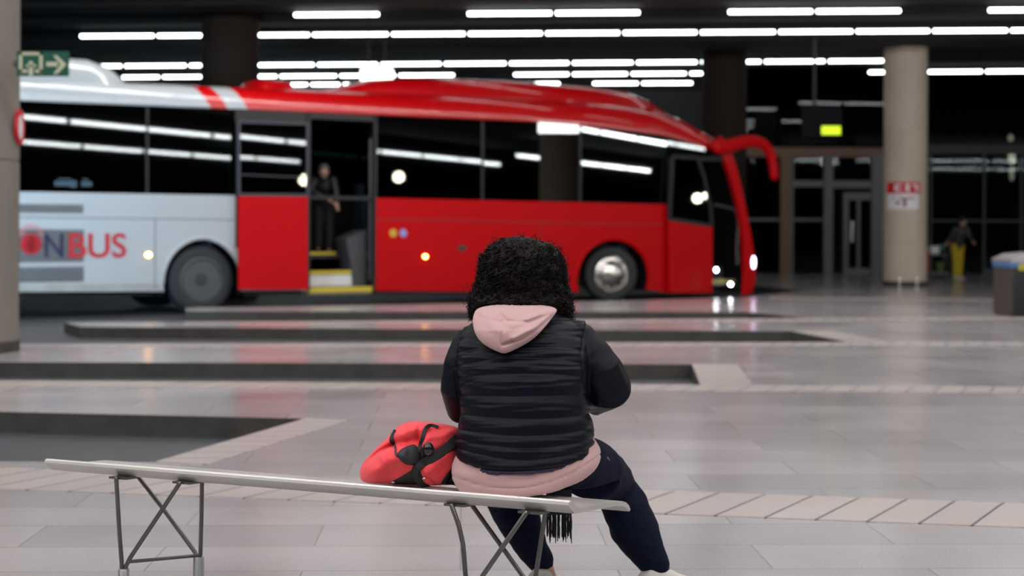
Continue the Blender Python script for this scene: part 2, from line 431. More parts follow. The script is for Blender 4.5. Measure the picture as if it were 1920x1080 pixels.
# ============================================================ COLUMNS
def column(px_c, Y, rad, label, mat, z0=0., joints=(1.0, 3.2), group='round concrete columns'):
    X = at(px_c, HY, Y)[0] if px_c is not None else 0
    o = empty('concrete_column', (X, Y, z0), label, 'column', group)
    h = CZ+.9-z0
    prof = [(rad*1.0, 0)]
    for j in joints: prof += [(rad, j-.012), (rad-.012, j-.006), (rad-.012, j+.006), (rad, j+.012)]
    prof += [(rad, h)]
    MB().lathe(prof, 64).obj('shaft', mat, o, sharp=50)
    MB().lathe([(rad+.012, 0), (rad+.012, .10), (rad, .11)], 64).obj('base_band', M['kerb'], o)
    return o
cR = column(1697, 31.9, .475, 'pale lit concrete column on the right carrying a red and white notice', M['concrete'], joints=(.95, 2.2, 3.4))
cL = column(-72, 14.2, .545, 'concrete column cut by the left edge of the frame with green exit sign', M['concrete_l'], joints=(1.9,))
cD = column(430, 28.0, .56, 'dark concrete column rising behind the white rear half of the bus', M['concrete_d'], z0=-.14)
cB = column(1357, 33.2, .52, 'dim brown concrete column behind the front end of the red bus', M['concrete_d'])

# notice on right column
def on_cyl(cx, cy, R, px0, px1, py0, py1, Yref, off=.006, n=10):
    V = []; 
    xs = np.linspace((px0-960)/F*Yref, (px1-960)/F*Yref, n); z0 = CH-(py1-HY)/F*Yref; z1 = CH-(py0-HY)/F*Yref
    for o_ in (off, .001):
        for x in xs:
            d = x-cx; y = cy-math.sqrt(max(1e-4, R*R-d*d))
            nx, ny = d/R, (y-cy)/R
            V += [(x+nx*o_, y+ny*o_, z0), (x+nx*o_, y+ny*o_, z1)]
    Fc = []
    m = 2*n
    for i in range(n-1):
        Fc += [(2*i, 2*i+2, 2*i+3, 2*i+1), (m+2*i+1, m+2*i+3, m+2*i+2, m+2*i), (2*i, m+2*i, m+2*i+2, 2*i+2), (2*i+1, 2*i+3, m+2*i+3, m+2*i+1)]
    Fc += [(0, 1, m+1, m), (m-2, 2*m-2, 2*m-1, m-1)]
    return V, Fc
M['sred'] = pm('sign_red', (.55, .01, .02), .5); M['swhite'] = pm('sign_white', (.75, .72, .75), .5); M['spurple'] = pm('sign_purple', (.22, .05, .16), .5)
M['sgreen'] = pm('sign_green', (.003, .062, .038), .5, spec=.2); M['spale'] = pm('sign_pale', (.36, .38, .26), .6)
cx, cy = cR.location.x, cR.location.y
Yq = 31.45
sg = empty('notice', (cx, cy-.5, 2.2), 'red and white notice fixed to the pale right column', 'sign')
for nm, ext, mt, off in (('red_panel', (1670, 1725, 338, 359), 'sred', .01), ('white_panel', (1670, 1721, 360, 389), 'swhite', .01)):
    v, f = on_cyl(cx, cy, .475, *ext, Yq, off); mk(nm, v, f, M[mt], sg, True, False)
for nm, exts, mt in (('mark', [(1680, 1691, 342, 345), (1680, 1684, 345, 352), (1680, 1691, 352, 355), (1698, 1704, 341, 356), (1709, 1720, 342, 345), (1716, 1720, 345, 355)], 'swhite'),
                     ('mark', [(1677, 1714, 367, 370), (1693, 1699, 370, 384), (1682, 1688, 374, 380)], 'spurple')):
    q = MB()
    for e in exts: q.add(*on_cyl(cx, cy, .475, *e, Yq, .016, 4))
    mk(nm, q.v, q.f, M[mt], sg, True, False)
# a column out of frame to the right that the bus windows mirror
cW = column(None, 20.75, .6, 'pale concrete column standing out of frame to the right', M['concrete']); cW.location.x = 14.0
# small steel posts at its foot
for i, px in enumerate((1687, 1720)):
    x = at(px, 530, 31.1)[0]
    q = MB().lathe([(.05, 0), (.05, .02), (.035, .03), (.035, .2), (.03, .23), (.01, .24)], 20).obj('steel_post', M['chrome'])
    q.location = (x, 31.15, 0)
    tag(q, ('left' if i == 0 else 'right')+' of two short shiny steel posts at the foot of the pale column', 'bollard', 'short steel posts')
# round sign on left column
cx, cy = cL.location.x, cL.location.y
ang = math.radians(8); r_ = .548
dirv = Vector((math.cos(ang), math.sin(ang), 0))
sg = empty('round_sign', (cx+dirv.x*r_, cy+dirv.y*r_, at(30, 235, 14)[2]), 'small round red-rimmed sign on the side of the left column', 'sign', rz=ang)
MB().lathe([(.0, -.012), (.17, -.012), (.17, .012), (.11, .014), (0, .014)], 36, axis='x').obj('plate', M['swhite'], sg)
MB().lathe([(.125, .013), (.125, .02), (.18, .02), (.182, .0), (.182, -.013)], 36, axis='x').obj('red_rim', M['sred'], sg)
# exit sign
Ye = 13.75
sg = empty('exit_sign', at(82, 120, Ye), 'green exit sign with pale doorway symbol and arrow beside the left column', 'sign')
def sb(q, x0, y0, x1, y1, d=0., t=.012):
    a = at(x0, y1, Ye); b = at(x1, y0, Ye); q.box(a[0], Ye-d-t, a[2], b[0], Ye-d, b[2])
q = MB(); sb(q, 33, 97, 130, 143, 0, .03); q.obj('panel', M['sgreen'], sg, True, False)
q = MB()
for e in ((38, 99, 82, 104), (38, 99, 44, 136), (76, 99, 82, 138), (38, 131, 53, 137), (68, 131, 82, 137), (56, 116, 64, 142), (51, 122, 70, 126)): sb(q, *e, .03, .006)
q.obj('doorway_symbol', M['spale'], sg, True, False)
q = MB(); sb(q, 89, 117, 110, 125, .03, .006)
tri = [at(x, y, Ye-.03) for x, y in ((100, 104), (107, 104), (125, 121), (107, 139), (100, 139), (114, 121))]
q.prism([(p[0], Ye-.03, p[2]) for p in tri], (0, -1, 0), .006); q.obj('arrow', M['spale'], sg, True, False)
q = MB(); a = at(36, 120, Ye); q.box(a[0]-.06, Ye, a[2]-.03, a[0]+.05, Ye+.03, a[2]+.03); q.obj('bracket', M['dgrey'], sg, True, False)

# hanging display
Yd = 29.8
p = at(1527, 235, Yd)
sg = empty('information_display', (p[0], Yd, p[2]), 'dark hanging display with a lit yellow-green field on a thin ceiling pole', 'display')
q = MB(); q.tube([(p[0], Yd, CZ+.9), (p[0], Yd, p[2]+.2)], .035, 10, round_ends=False); q.obj('pole', M['black'], sg, True)
a, b = at(1503, 258, Yd), at(1578, 198, Yd)
q = MB(); q.box(a[0], Yd-.08, a[2], b[0], Yd+.08, b[2], .015); q.obj('casing', pm('display_case', (.004, .004, .006), .7, spec=.1), sg, True, False)
M['lime'] = pm('lime_screen', (.3, .5, 0), .4, emit=(.55, .75, .01), es=1.5)
q = MB()
for i in range(6):
    x0 = 1539+i*6; a, b = at(x0, 253, Yd), at(x0+5, 237, Yd); q.box(a[0], Yd-.095, a[2], b[0], Yd-.082, b[2])
q.obj('screen', M['lime'], sg, True, False)
# lit box sign above bus roof
Yl = 26.4
p = at(706, 140, Yl)
sg = empty('ceiling_lantern', (p[0], Yl, p[2]), 'bright warm white box lamp seen just above the bus roof', 'lamp')
a, b = at(677, 157, Yl), at(737, 128, Yl)
q = MB(); q.box(a[0], Yl-.15, a[2], b[0], Yl+.15, b[2], .05); q.obj('shade', pm('lantern_glow', (1, .9, .8), .5, emit=(1, .9, .78), es=3.0), sg, True)
q = MB(); q.tube([(p[0]-.15, Yl, b[2]), (p[0]-.15, Yl, CZ+.9)], .012, 6).tube([(p[0]+.15, Yl, b[2]), (p[0]+.15, Yl, CZ+.9)], .012, 6); q.obj('rod', M['black'], sg, True)
# lamps beyond glass
for i, (px, py, hw, hh, Yg, e) in enumerate(((1895, 259, 5, 6, 44, 1.5), (1897, 294, 6, 14, 44, 2.5), (1897, 326, 4, 13, 44, 1.0))):
    p = at(px, py, Yg); s_ = Yg/F
    q = MB().ball(p, hw*s_, hw*s_, hh*s_).tube([(p[0], p[1], p[2]), (p[0], p[1], p[2]+hh*s_+.03)], .012, 6)
    o = q.obj('globe_lamp', pm('globe_glow', (1, .9, .6), .5, emit=(1, .85, .55), es=e))
    tag(o, '%s of three small warm lamps hanging behind the dark glass at far right' % ('topmost', 'middle', 'lowest')[i], 'lamp', 'warm lamps behind the far glass')

# ============================================================ BUS
P1 = Vector(fl(385, 589, -.14)+(-.14,)); P2_ = Vector(fl(1155, 566, -.14)+(-.14,))
u = (P2_-P1); WB = u.length; u.normalize(); nrm = Vector((-u.y, u.x, 0)); TH = math.atan2(u.y, u.x)
def bs(px, py, off=0.):
    r = Vector(ray(px, py)); o0 = P1+nrm*off
    t = (o0.x*nrm.x+o0.y*nrm.y)/(r.x*nrm.x+r.y*nrm.y)
    X = Vector((r.x*t, r.y*t, CH+r.z*t)); d = X-P1
    return (d.x*u.x+d.y*u.y, X.z+.14)
bus = empty('coach_bus', P1, 'red and white coach with open doors standing in the bay behind the bench', 'bus', rz=TH)
W = 2.55
def sp(*pts, off=0.): return [bs(x, y, off) for x, y in pts]
def panel(name, poly, mat, w0=0., th=.04, parent=bus, lean=0., zl=1.9):
    """poly (s,z); outer face at w0 (+lean above zl), thickness inward"""
    q = MB(); q.prism([(s_, w0+max(0, z-zl)*lean, z) for s_, z in poly], (0, 1, 0), th)
    return q.obj(name, mat, parent, smooth=False)
ZT = [(-4, 3.26), (-2.9, 3.25), (.5, 3.29), (3, 3.31), (6.2, 3.34), (7.8, 3.30), (9.35, 3.2), (10.0, 3.06), (10.64, 2.93), (11.0, 2.8)]
ZR = [(-4, 3.62), (-1.7, 3.66), (0, 3.70), (2.4, 3.76), (6, 3.84), (8.5, 3.84), (9.3, 3.78), (10.0, 3.62), (10.6, 3.36), (10.95, 3.12), (11.1, 2.95)]
SK = lambda s_: spline([(-3.4, .42), (.5, .36), (3., .31), (8.9, .16), (11.6, .10)], s_)
S0 = -3.4
def orient(o, ax):
    if sum(p.normal[ax]*p.area for p in o.data.polygons) < 0: o.data.flip_normals()
# stripes in the roof paint
def roof_paint():
    kk = NT('roof_paint_stripes'); b_ = kk.b
    tc = kk.n('ShaderNodeTexCoord'); sx = kk.n('ShaderNodeSeparateXYZ'); kk.l(tc.outputs['Object'], sx.inputs[0])
    a_ = kk.n('ShaderNodeMath', operation='MULTIPLY_ADD'); kk.l(sx.outputs[2], a_.inputs[0]); a_.inputs[1].default_value = .60; kk.l(sx.outputs[0], a_.inputs[2])
    mr = kk.n('ShaderNodeMapRange'); mr.inputs[1].default_value = .60*3.29-1; mr.inputs[2].default_value = .60*3.29+1; kk.l(a_.outputs[0], mr.inputs[0])
    cr = kk.n('ShaderNodeValToRGB'); cr.color_ramp.interpolation = 'CONSTANT'; e = cr.color_ramp.elements
    s1, s2, s3 = [bs(x, 203)[0] for x in (397, 428, 467)]
    f_ = lambda v: (v+1)/2
    wcol, rcol = (.37, .40, .41, 1), (.47, .001, .003, 1)
    e[0].position = 0; e[0].color = wcol; e[1].position = f_(s1); e[1].color = rcol
    x = e.new(f_(s2)); x.color = wcol; x = e.new(f_(s3)); x.color = rcol
    kk.l(mr.outputs[0], cr.inputs[0]); kk.l(cr.outputs[0], b_.inputs['Base Color'])
    b_.inputs['Roughness'].default_value = .3; b_.inputs['Coat Weight'].default_value = .9; b_.inputs['Coat Roughness'].default_value = .06; b_.inputs['Specular IOR Level'].default_value = .4
    return kk.m
M['roof'] = roof_paint()
rings = []
for s_ in list(np.arange(S0, 9.0, .4))+list(np.arange(9.0, 11.11, .15)):
    zt = spline(ZT, s_); zr = spline(ZR, s_); d = zr-zt
    half = [(.045, zt), (.04, zt+.03), (.05, zt+d*.3), (.10, zt+d*.55), (.20, zt+d*.76), (.36, zt+d*.9), (.6, zt+d*.97), (.95, zr), (1.275, zr+.01)]
    ring = [(s_, w_, z) for w_, z in half]+[(s_, W-w_, z) for w_, z in reversed(half[:-1])]
    rings.append(ring)
q = MB(); q.loft(rings, cap=False, closed=False); n_ = len(rings[0])
roof = q.obj('roof', M['roof'], bus, sharp=50)
orient(roof, 2); roof.data.materials.append(M['black']); md = roof.modifiers.new('s', 'SOLIDIFY'); md.thickness = .03; md.material_offset = 1
# roof fairing
def pod(name, stations, mat, w0=.42):
    rings = []
    for s_, zb, zt, wi in stations:
        ww = w0+wi; h = zt-zb
        half = [(ww, zb), (ww+.03, zb+h*.55), (ww+.12, zb+h*.85), (ww+.3, zt), (1.275, zt+.01)]
        rings.append([(s_, a_, z) for a_, z in half]+[(s_, W-a_, z) for a_, z in reversed(half[:-1])])
    q = MB(); q.loft(rings); return q.obj(name, mat, bus, sharp=45)
pod('roof_fairing', [(2.3, 3.66, 3.74, .5), (2.8, 3.6, 3.86, .3), (3.3, 3.6, 4.00, .12), (4.2, 3.6, 4.08, 0), (6, 3.6, 4.14, 0), (8, 3.6, 4.14, 0), (8.9, 3.6, 4.10, .05), (9.5, 3.5, 3.97, .15), (10.1, 3.4, 3.74, .3), (10.5, 3.3, 3.5, .5)], M['roof'])
pod('roof_hatch', [(1.15, 3.6, 3.72, .5), (1.3, 3.6, 3.9, .3), (1.75, 3.6, 3.9, .3), (2.0, 3.6, 3.74, .5)], M['roof'], .3)
pod('air_conditioner', [(S0, 3.5, 3.98, .1), (-1.75, 3.5, 3.99, .1), (-1.4, 3.5, 3.9, .15), (-1.1, 3.5, 3.68, .3)], M['roof'], .15)
# lower side panels
def arch(cs, cz, rx, rz, a0, a1, n=28):
    return [(cs+rx*math.cos(t), cz+rz*math.sin(t)) for t in np.linspace(a0, a1, n)]
ra = (-.05, .50, .64, .70)
def cut(pts, x): return [p for p in pts if p[0] <= x]
arc = [p for p in arch(*ra, PI*1.05, 0.0) if p[0] < .49 and p[1] > SK(p[0])]
zc = ra[1]+ra[3]*math.sin(math.acos((.5-ra[0])/ra[2]))
wp = panel('rear_side_panel', [(S0, SK(S0)), (arc[0][0], SK(arc[0][0]))]+arc+[(.5, zc), (.5, 1.9), (S0, 1.9)], M['wt'])
arc2 = [p for p in arch(*ra, math.acos((.5-ra[0])/ra[2]), -.15) if p[0] >= .49]
panel('rear_side_panel', [(.5, 1.05)]+arc2+[(.62, SK(.6)), (1.76, SK(1.7)), (1.76, 1.05)], M['wt'], .002)
panel('door_pillar', [(.5, 1.05), (1.76, 1.05), (1.76, 3.3), (.5, 3.3)], M['black'], .03)
fa = (8.07, .46, .84, .72)
arc3 = [p for p in arch(*fa, PI*1.15, -.25*PI, 40) if p[1] > .19]
mp_ = panel('middle_side_panel', [(3.03, .31), (3.03, 1.9), (9.37, 1.87), (9.37, .15)]+[(p[0], p[1]) for p in reversed(arc3)], M['red'])
# arch flares
for nm, a_, mt, lim in (('arch_flare', ra, M['wt'], .49), ('arch_flare', fa, M['red'], 99)):
    pts = [p for p in arch(a_[0], a_[1], a_[2]+.01, a_[3]+.01, PI*1.0, 0, 40) if p[0] < lim]
    q = MB(); q.tube([(p[0], .0, p[1]) for p in pts], .028, 8, round_ends=False); q.obj(nm, mt, bus)
# panel gaps and styling creases
q = MB()
for (x0, z0, x1, z1) in ((S0, 1.515, .48, 1.50), (3.05, 1.53, 9.35, 1.47)):
    q.prism([(x0, -.003, z0), (x1, -.003, z1), (x1, -.003, z1+.012), (x0, -.003, z0+.012)], (0, 1, 0), .004)
for (x0, z0, z1) in ((-.83, .42, 1.5), (6.4, .25, 1.48)):
    q.box(x0, -.003, z0, x0+.012, .002, z1)
q.obj('panel_gap', M['dgrey'], bus, smooth=False)
q = MB(); q.prism([(S0, -.002, SK(S0)-.0), (-.72, -.002, .40), (-.74, -.002, .5), (S0, -.002, .53)], (0, 1, 0), .004)
q.obj('grimy_skirt', pm('dusty_white', (.30, .30, .27), .7, var=.3, vscale=4), bus, smooth=False)
# grilles
M['grille'] = pm('grille_slats', (.03, .035, .04), .6)
for (a_, b_, n_) in (((20, 382), (157, 400), 34), ((20, 430), (158, 491), 34), ((20, 501), (158, 528), 34)):
    (x0, z1), (x1, z0) = bs(*a_), bs(*b_)
    q = MB()
    for i in range(n_):
        xx = x0+(x1-x0)*i/n_; q.box(xx, -.006, z0, xx+(x1-x0)/n_*.62, .002, z1)
    tag(q.obj('grille', M['grille'], bus, smooth=False), None, None, None)
# lettering
def letters(txt, px0, px1, py0, py1, mat, ch='lettering'):
    me = text_mesh(txt, 1.); v = verts_np(me)
    (x0, z1), (x1, z0) = bs(px0, py0), bs(px1, py1)
    mn, mx = v.min(0), v.max(0)
    w = np.empty_like(v); w[:, 0] = x0+(v[:, 0]-mn[0])/(mx[0]-mn[0])*(x1-x0); w[:, 2] = z0+(v[:, 1]-mn[1])/(mx[1]-mn[1])*(z1-z0); w[:, 1] = -.011-v[:, 2]
    set_verts(me, w); return mo(ch, me, mat, bus, smooth=False)
letters('M', -16, 32, 437, 484, M['text_n'])
letters('N', 83, 118, 438, 482, M['text_n'])
letters('BUS', 129, 236, 437, 483, M['text_r'])
(x0, z1), (x1, z0) = bs(38, 436), bs(78, 484)
q = MB(); cxx, czz, rx = (x0+x1)/2, (z0+z1)/2, (x1-x0)/2
q.lathe([(.11, -.006), (.11, .006), (.155, .006), (.155, -.006), (.11, -.006)], 40, (cxx, -.008, czz+.02), 'y')
for dz in (-.07, .02, .10): q.box(cxx-.13, -.014, czz+dz, cxx+.13, -.004, czz+dz+.025)
q.box(cxx-.02, -.014, czz-.13, cxx+.02, -.004, czz+.17)
q.obj('emblem', M['text_r'], bus, smooth=False)
# dome over the emblem
q = MB()
for rr in (.17, .205):
    q.tube([(cxx+rr*.85*math.cos(t), -.006, czz+.10+rr*math.sin(t)) for t in np.linspace(.25, PI-.25, 16)], .010, 6)
q.obj('emblem_arc', pm('pale_red', (.5, .18, .18), .5), bus)
# windows
def win(px0, px1, tilt, name='window'):
    (a0, _), (a1, _) = bs(px0, 300), bs(px1, 300)
    q = MB(); n2 = 6; V = []
    ss = np.linspace(a0, a1, n2+1)
    poly = [(a0, 1.9)]+[(a1, 1.88)]+[(x, spline(ZT, x)) for x in reversed(ss)]
    q.prism([(x, .012+(z-1.9)*tilt[0]*.3+(x-(a0+a1)/2)*tilt[1], z) for x, z in poly], (0, 1, 0), .02)
    return q.obj(name, M['bglass'], bus, smooth=False)
win(-30, 274, (.002, .003)); win(279, 441, (.001, .006)); win(705, 903, (.0, .002)); win(908, 1086, (.003, -.001)); win(1091, 1250, (.001, .003))
for px in (276.5, 905.5, 1088.5):
    x_ = bs(px, 300)[0]; q = MB(); q.box(x_-.03, .03, 1.9, x_+.03, .09, 3.28); q.obj('window_pillar', M['black'], bus, smooth=False)
q = MB(); q.box(S0, .045, 1.86, 9.3, .12, 1.92).box(S0, .06, 3.2, 1.76, .14, 3.28).box(3.0, .06, 3.2, 9.2, .14, 3.3)
q.obj('window_rail', M['black'], bus, smooth=False)
pl = sp((1251, 256), (1300, 269), (1346, 286), (1352, 294), (1251, 294)); panel('destination_panel', pl, M['bglass'], .0, .03)
panel('front_door_post', sp((1251, 290), (1262, 290), (1262, 552), (1251, 552)), M['black'], .0, .08)
panel('door_header', sp((1255, 292), (1352, 294), (1356, 302), (1255, 300)), M['black'], .01, .06)
# slanted stains/emblem marks in window
q = MB()
(x0, z1), (x1, z0) = bs(102, 338), bs(172, 352)
q.box(x0, -.004, z0+.02, x0+.24, .0, z0+.09).box(x0+.40, -.004, z0+.02, x1, .0, z0+.09).box((x0+x1)/2-.05, -.004, z0, (x0+x1)/2+.05, .0, z1).box(x0+.05, -.004, z0+.11, x0+.25, 0, z0+.13).box(x0+.42, -.004, z0+.11, x1-.05, 0, z0+.13)
q.obj('window_sticker', pm('sticker_blue', (.03, .06, .08), .6), bus, smooth=False)
# middle door leaf (slid open, standing proud of the body)
o_ = -.13
leaf = panel('sliding_door', sp((448, 367), (577, 369), (577, 543), (448, 543), off=o_), M['red'], o_, .05)
lp = sp((448, 228), (577, 232), (577, 366), (448, 365), off=o_)
q = MB(); q.prism([(a_, o_+.01, b_) for a_, b_ in lp], (0, 1, 0), .03); q.obj('door_window', M['bglass'], leaf, smooth=False)
q = MB()
def barp(q, a_, b_, w_, off, th=.03):
    (x0, z0), (x1, z1) = a_, b_
    d = Vector((x1-x0, 0, z1-z0)).normalized(); nn = Vector((-d.z, 0, d.x))*w_/2
    q.prism([Vector((x0, off, z0))-nn, Vector((x1, off, z1))-nn, Vector((x1, off, z1))+nn, Vector((x0, off, z0))+nn], (0, 1, 0), th)
for i in range(4): barp(q, lp[i], lp[(i+1) % 4], .045, o_-.004)
(a0, b0), (a1, b1) = lp[0], lp[1]
barp(q, (lp[0][0]+.05, lp[0][1]*.66+lp[3][1]*.34-.45), (lp[1][0]-.05, lp[0][1]*.66+lp[3][1]*.34-.47), .02, o_-.002)
q.obj('door_frame', pm('leaf_frame', (.035, .036, .05), .5), leaf, smooth=False)
q = MB(); q.tube([(lp[0][0]+.1, o_+.05, 3.1), (lp[0][0]+.1, .05, 3.1)], .02, 8); q.obj('hinge_arm', M['dgrey'], leaf)
q = MB(); q.tube([(lp[1][0]-.2, o_+.05, 1.2), (lp[1][0]-.2, .05, 1.2)], .02, 8); q.obj('hinge_arm', M['dgrey'], leaf)
# front door leaf
fo_ = -.12
fleaf = panel('front_door', sp((1254, 412), (1336, 425), (1336, 549), (1254, 549), off=fo_), M['red'], fo_, .05)
lp = sp((1262, 293), (1308, 296), (1320, 330), (1332, 385), (1335, 423), (1256, 411), off=fo_)
q = MB(); q.prism([(a_, fo_+.01, b_) for a_, b_ in lp], (0, 1, 0), .02); q.obj('door_window', M['dglass'], fleaf, smooth=False)
q = MB()
for i in range(6): barp(q, lp[i], lp[(i+1) % 6], .07, fo_-.004)
q.obj('door_frame', pm('leaf_frame_dark', (.006, .007, .010), .5), fleaf, smooth=False)
q = MB(); xa = bs(1262, 300)[0]; q.tube([(xa+.1, fo_+.05, 2.6), (xa+.1, .05, 2.6)], .02, 8); q.obj('hinge_arm', M['dgrey'], fleaf)
# nose strip, front fascia
outer = sp((1352, 255), (1366, 266), (1377, 300), (1387, 335), (1397, 380), (1406, 425), (1413, 470), (1417, 505), (1416, 530), (1409, 550))
inner = sp((1345, 285), (1356, 294), (1366, 320), (1375, 350), (1385, 390), (1392, 430), (1396, 470), (1398, 505), (1398, 530), (1396, 553))
panel('front_corner', outer+list(reversed(inner)), M['red'], .0, .10)
rg = []
for w_, bul in ((.02, 0), (.12, .10), (.35, .22), (.8, .32), (1.275, .36), (1.75, .32), (2.2, .22), (2.43, .10), (2.53, 0)):
    rg.append([(s_-.03+bul*min(1, .45+.55*(z/2.0)) if z > .3 else s_-.03+bul*.5, w_, z) for s_, z in chaikin(outer, 1, False)])
q = MB(); q.loft(rg, cap=False, closed=False)
ff = q.obj('front_fascia', [M['red'], M['dglass'], M['black'], M['black']], bus, sharp=50)
for p in ff.data.polygons: p.material_index = 1 if 1.35 < p.center.z < 2.9 and .2 < p.center.y < 2.35 else 0
orient(ff, 0); md = ff.modifiers.new('s', 'SOLIDIFY'); md.thickness = .02; md.offset = -1; md.material_offset = 2
hx, hz = bs(1413, 492)
q = MB(); q.ball((hx, .02, hz), .055, .05, .14); q.obj('headlamp', M['head'], bus)
# mirror arm
mp2 = [bs(x, y, -.1) for x, y in ((1346, 275), (1362, 276), (1385, 268), (1410, 264), (1430, 269), (1443, 283), (1449, 303), (1452, 330))]
mo_ = chaikin(mp2, 2, False)
q = MB(); q.tube([(a_, -.1, b_) for a_, b_ in mo_], [.15-.055*i/len(mo_) for i in range(len(mo_))], 14, flat=.75, up=(0, 1, 0)); q.obj('mirror_arm', M['red'], bus)
# marker lamps, step lamps, flap, badges
for px, py in ((278, 478), (797, 481)):
    x_, z_ = bs(px, py); q = MB(); q.ball((x_, -.01, z_), .045, .02, .035, 14, 8); q.obj('marker_lamp', M['amber'], bus)
for px, py, w_ in ((1343, 506, -.03), (1370, 533, -.03)):
    x_, z_ = bs(px, py, w_); q = MB(); q.ball((x_, w_, z_), .035, .03, .035, 12, 8); q.obj('step_lamp', M['led'], bus)
x_, z_ = bs(866, 465); MB().box(x_-.08, -.008, z_-.045, x_+.08, .002, z_+.045).obj('filler_flap', M['dgrey'], bus, smooth=False)
for px, mt in ((737, pm('badge_yellow', (.55, .35, .03), .5)), (756, pm('badge_blue', (.25, .28, .6), .5))):
    x_, z_ = bs(px, 437); MB().lathe([(.001, -.008), (.07, -.008), (.07, .001)], 24, (x_, 0, z_), 'y').obj('badge', mt, bus)
# interior
q = MB()
for s0_, s1_, w0_ in ((S0+.1, -.8, .1), (-.8, .75, .66), (.75, 1.78, .1), (1.78, 3.02, .72), (3.02, 7.15, .1), (7.15, 8.98, .8), (8.98, 9.4, .1)): q.box(s0_, w0_, .86, s1_, W-.08, .95)
q.box(-.8, .1, 1.25, .75, .7, 1.3); q.box(7.15, .1, 1.22, 8.98, .85, 1.27); q.box(9.4, .9, .4, 11.2, W-.1, .8)
q.obj('interior_floor', M['dgrey'], bus, smooth=False)
q = MB(); q.box(S0, W-.05, .4, 11.0, W-.01, 1.9).box(S0, W-.06, 3.2, 10.6, W-.02, 3.35)
for s_ in np.arange(S0, 10.8, 1.9): q.box(s_, W-.06, 1.9, s_+.1, W-.02, 3.25)
q.obj('far_side_panel', M['black'], bus, smooth=False)
q = MB(); q.box(S0, W-.045, 1.9, 10.7, W-.03, 3.22); q.obj('far_side_glass', M['bglass'], bus, smooth=False)
q = MB(); q.box(S0-.02, .03, .42, S0+.06, W-.03, 3.62, .02); q.obj('rear_panel', M['wt'], bus, smooth=False)
q = MB(); q.box(1.80, .06, .26, 2.98, .34, .36).box(1.80, .34, .26, 2.78, .70, .63); q.obj('door_step', M['stept'], bus, smooth=False)
q = MB(); q.box(1.80, .335, .40, 2.74, .345, .58); q.obj('step_riser', M['stepw'], bus, smooth=False)
q = MB(); q.box(1.80, .03, .30, 2.98, .08, .385).box(1.80, .32, .60, 2.76, .37, .655).box(1.80, .68, .92, 2.6, .735, .965); q.obj('step_edge', M['yellow'], bus, smooth=False)
q = MB(); q.prism([(2.78, .30, .36), (3.0, .30, .36), (3.0, .30, 1.35), (2.62, .30, 1.2)], (0, 1, 0), .45); q.obj('stair_guard', pm('guard_grey', (.05, .05, .055), .6), bus, smooth=False)
q = MB(); q.tube([(2.98, .12, .5), (2.98, .12, 2.9)], .02, 8); q.tube([(1.84, .15, 1.0), (1.84, .15, 2.8)], .018, 8); q.obj('grab_rail', M['mull'], bus)
q = MB()
for s_ in (1.78, 3.02): q.box(s_-.03, .0, .33, s_+.03, .14, 3.3)
q.box(1.76, .0, 3.2, 3.04, .14, 3.3); q.obj('door_surround', M['black'], bus, smooth=False)
q = MB(); hr = [bs(x, y, .15) for x, y in ((1340, 384), (1372, 390), (1382, 398), (1384, 425), (1381, 460), (1383, 495))]
q.tube([(a_, .15, b_) for a_, b_ in chaikin(hr, 2, False)], .025, 8); q.obj('grab_rail', M['mull'], bus)
q = MB(); q.box(9.9, .25, .26, 11.3, .6, .36).box(9.9, .6, .26, 11.3, .95, .62); q.obj('door_step', M['dgrey'], bus, smooth=False)
q = MB(); q.box(10.4, .22, .30, 11.3, .27, .375); q.obj('step_edge', pm('worn_edge', (.2, .17, .05), .6), bus, smooth=False)
q = MB(); q.box(10.5, 1.0, .8, 11.15, 2.4, 1.75, .05); q.obj('dashboard', M['black'], bus)
# seats
sm = MB(); sm.box(-.22, -.23, .30, .24, .23, .45, .04); sm.box(-.30, -.23, .42, -.16, .23, 1.05, .05); sm.box(-.33, -.13, 1.03, -.20, .13, 1.25, .04); sm.box(-.1, -.15, 0, .1, .15, .3)
seat0 = sm.obj('seat', pm('seat_fabric', (.02, .035, .06), .8), bus)
first = True
for s_ in (-2.6, -1.7, -.8, .1, 4.0, 4.9, 5.8, 6.7, 7.6, 8.5):
    for w_ in (.42, 2.05):
        o = seat0 if first else seat0.copy()
        if not first: COL.objects.link(o)
        first = False; o.location = (s_, w_, .95)
# underbody and wheels
q = MB(); q.box(S0+.3, .28, .30, -.75, W-.2, .8).box(.75, .28, .26, 1.75, W-.2, .6).box(1.75, .74, .26, 3.05, W-.2, .6).box(3.05, .28, .26, 7.0, W-.2, .6).box(9.0, .3, .2, 9.9, W-.2, .5)
q.box(-.8, .6, .45, .8, W-.6, .95).box(7.0, .6, .4, 9.1, W-.6, .9); q.obj('underbody', M['black'], bus, smooth=False)
q = MB()
q.loft([[(a_, w_, b_) for a_, b_ in arch(ra[0], ra[1], ra[2]+.02, ra[3]+.02, PI*1.1, -.1*PI, 24)] for w_ in (.02, .6)], cap=False, closed=False)
q.obj('wheel_housing', M['black'], bus); q = MB()
q.loft([[(a_, w_, b_) for a_, b_ in arch(fa[0], fa[1], fa[2]+.02, fa[3]+.02, PI*1.1, -.1*PI, 24)] for w_ in (.02, .75)], cap=False, closed=False)
q.obj('wheel_housing', M['black'], bus)
def nuts(par, r_, y_, mat):
    n0 = MB().lathe([(.018, 0), (.018, -.035), (.001, -.04)], 8, (0, 0, 0), 'y').obj('wheel_nut', mat, par)
    for i in range(10):
        a = 2*PI*i/10; n_ = n0 if i == 0 else n0.copy()
        if i: COL.objects.link(n_)
        n_.location = (r_*math.cos(a), y_, r_*math.sin(a))
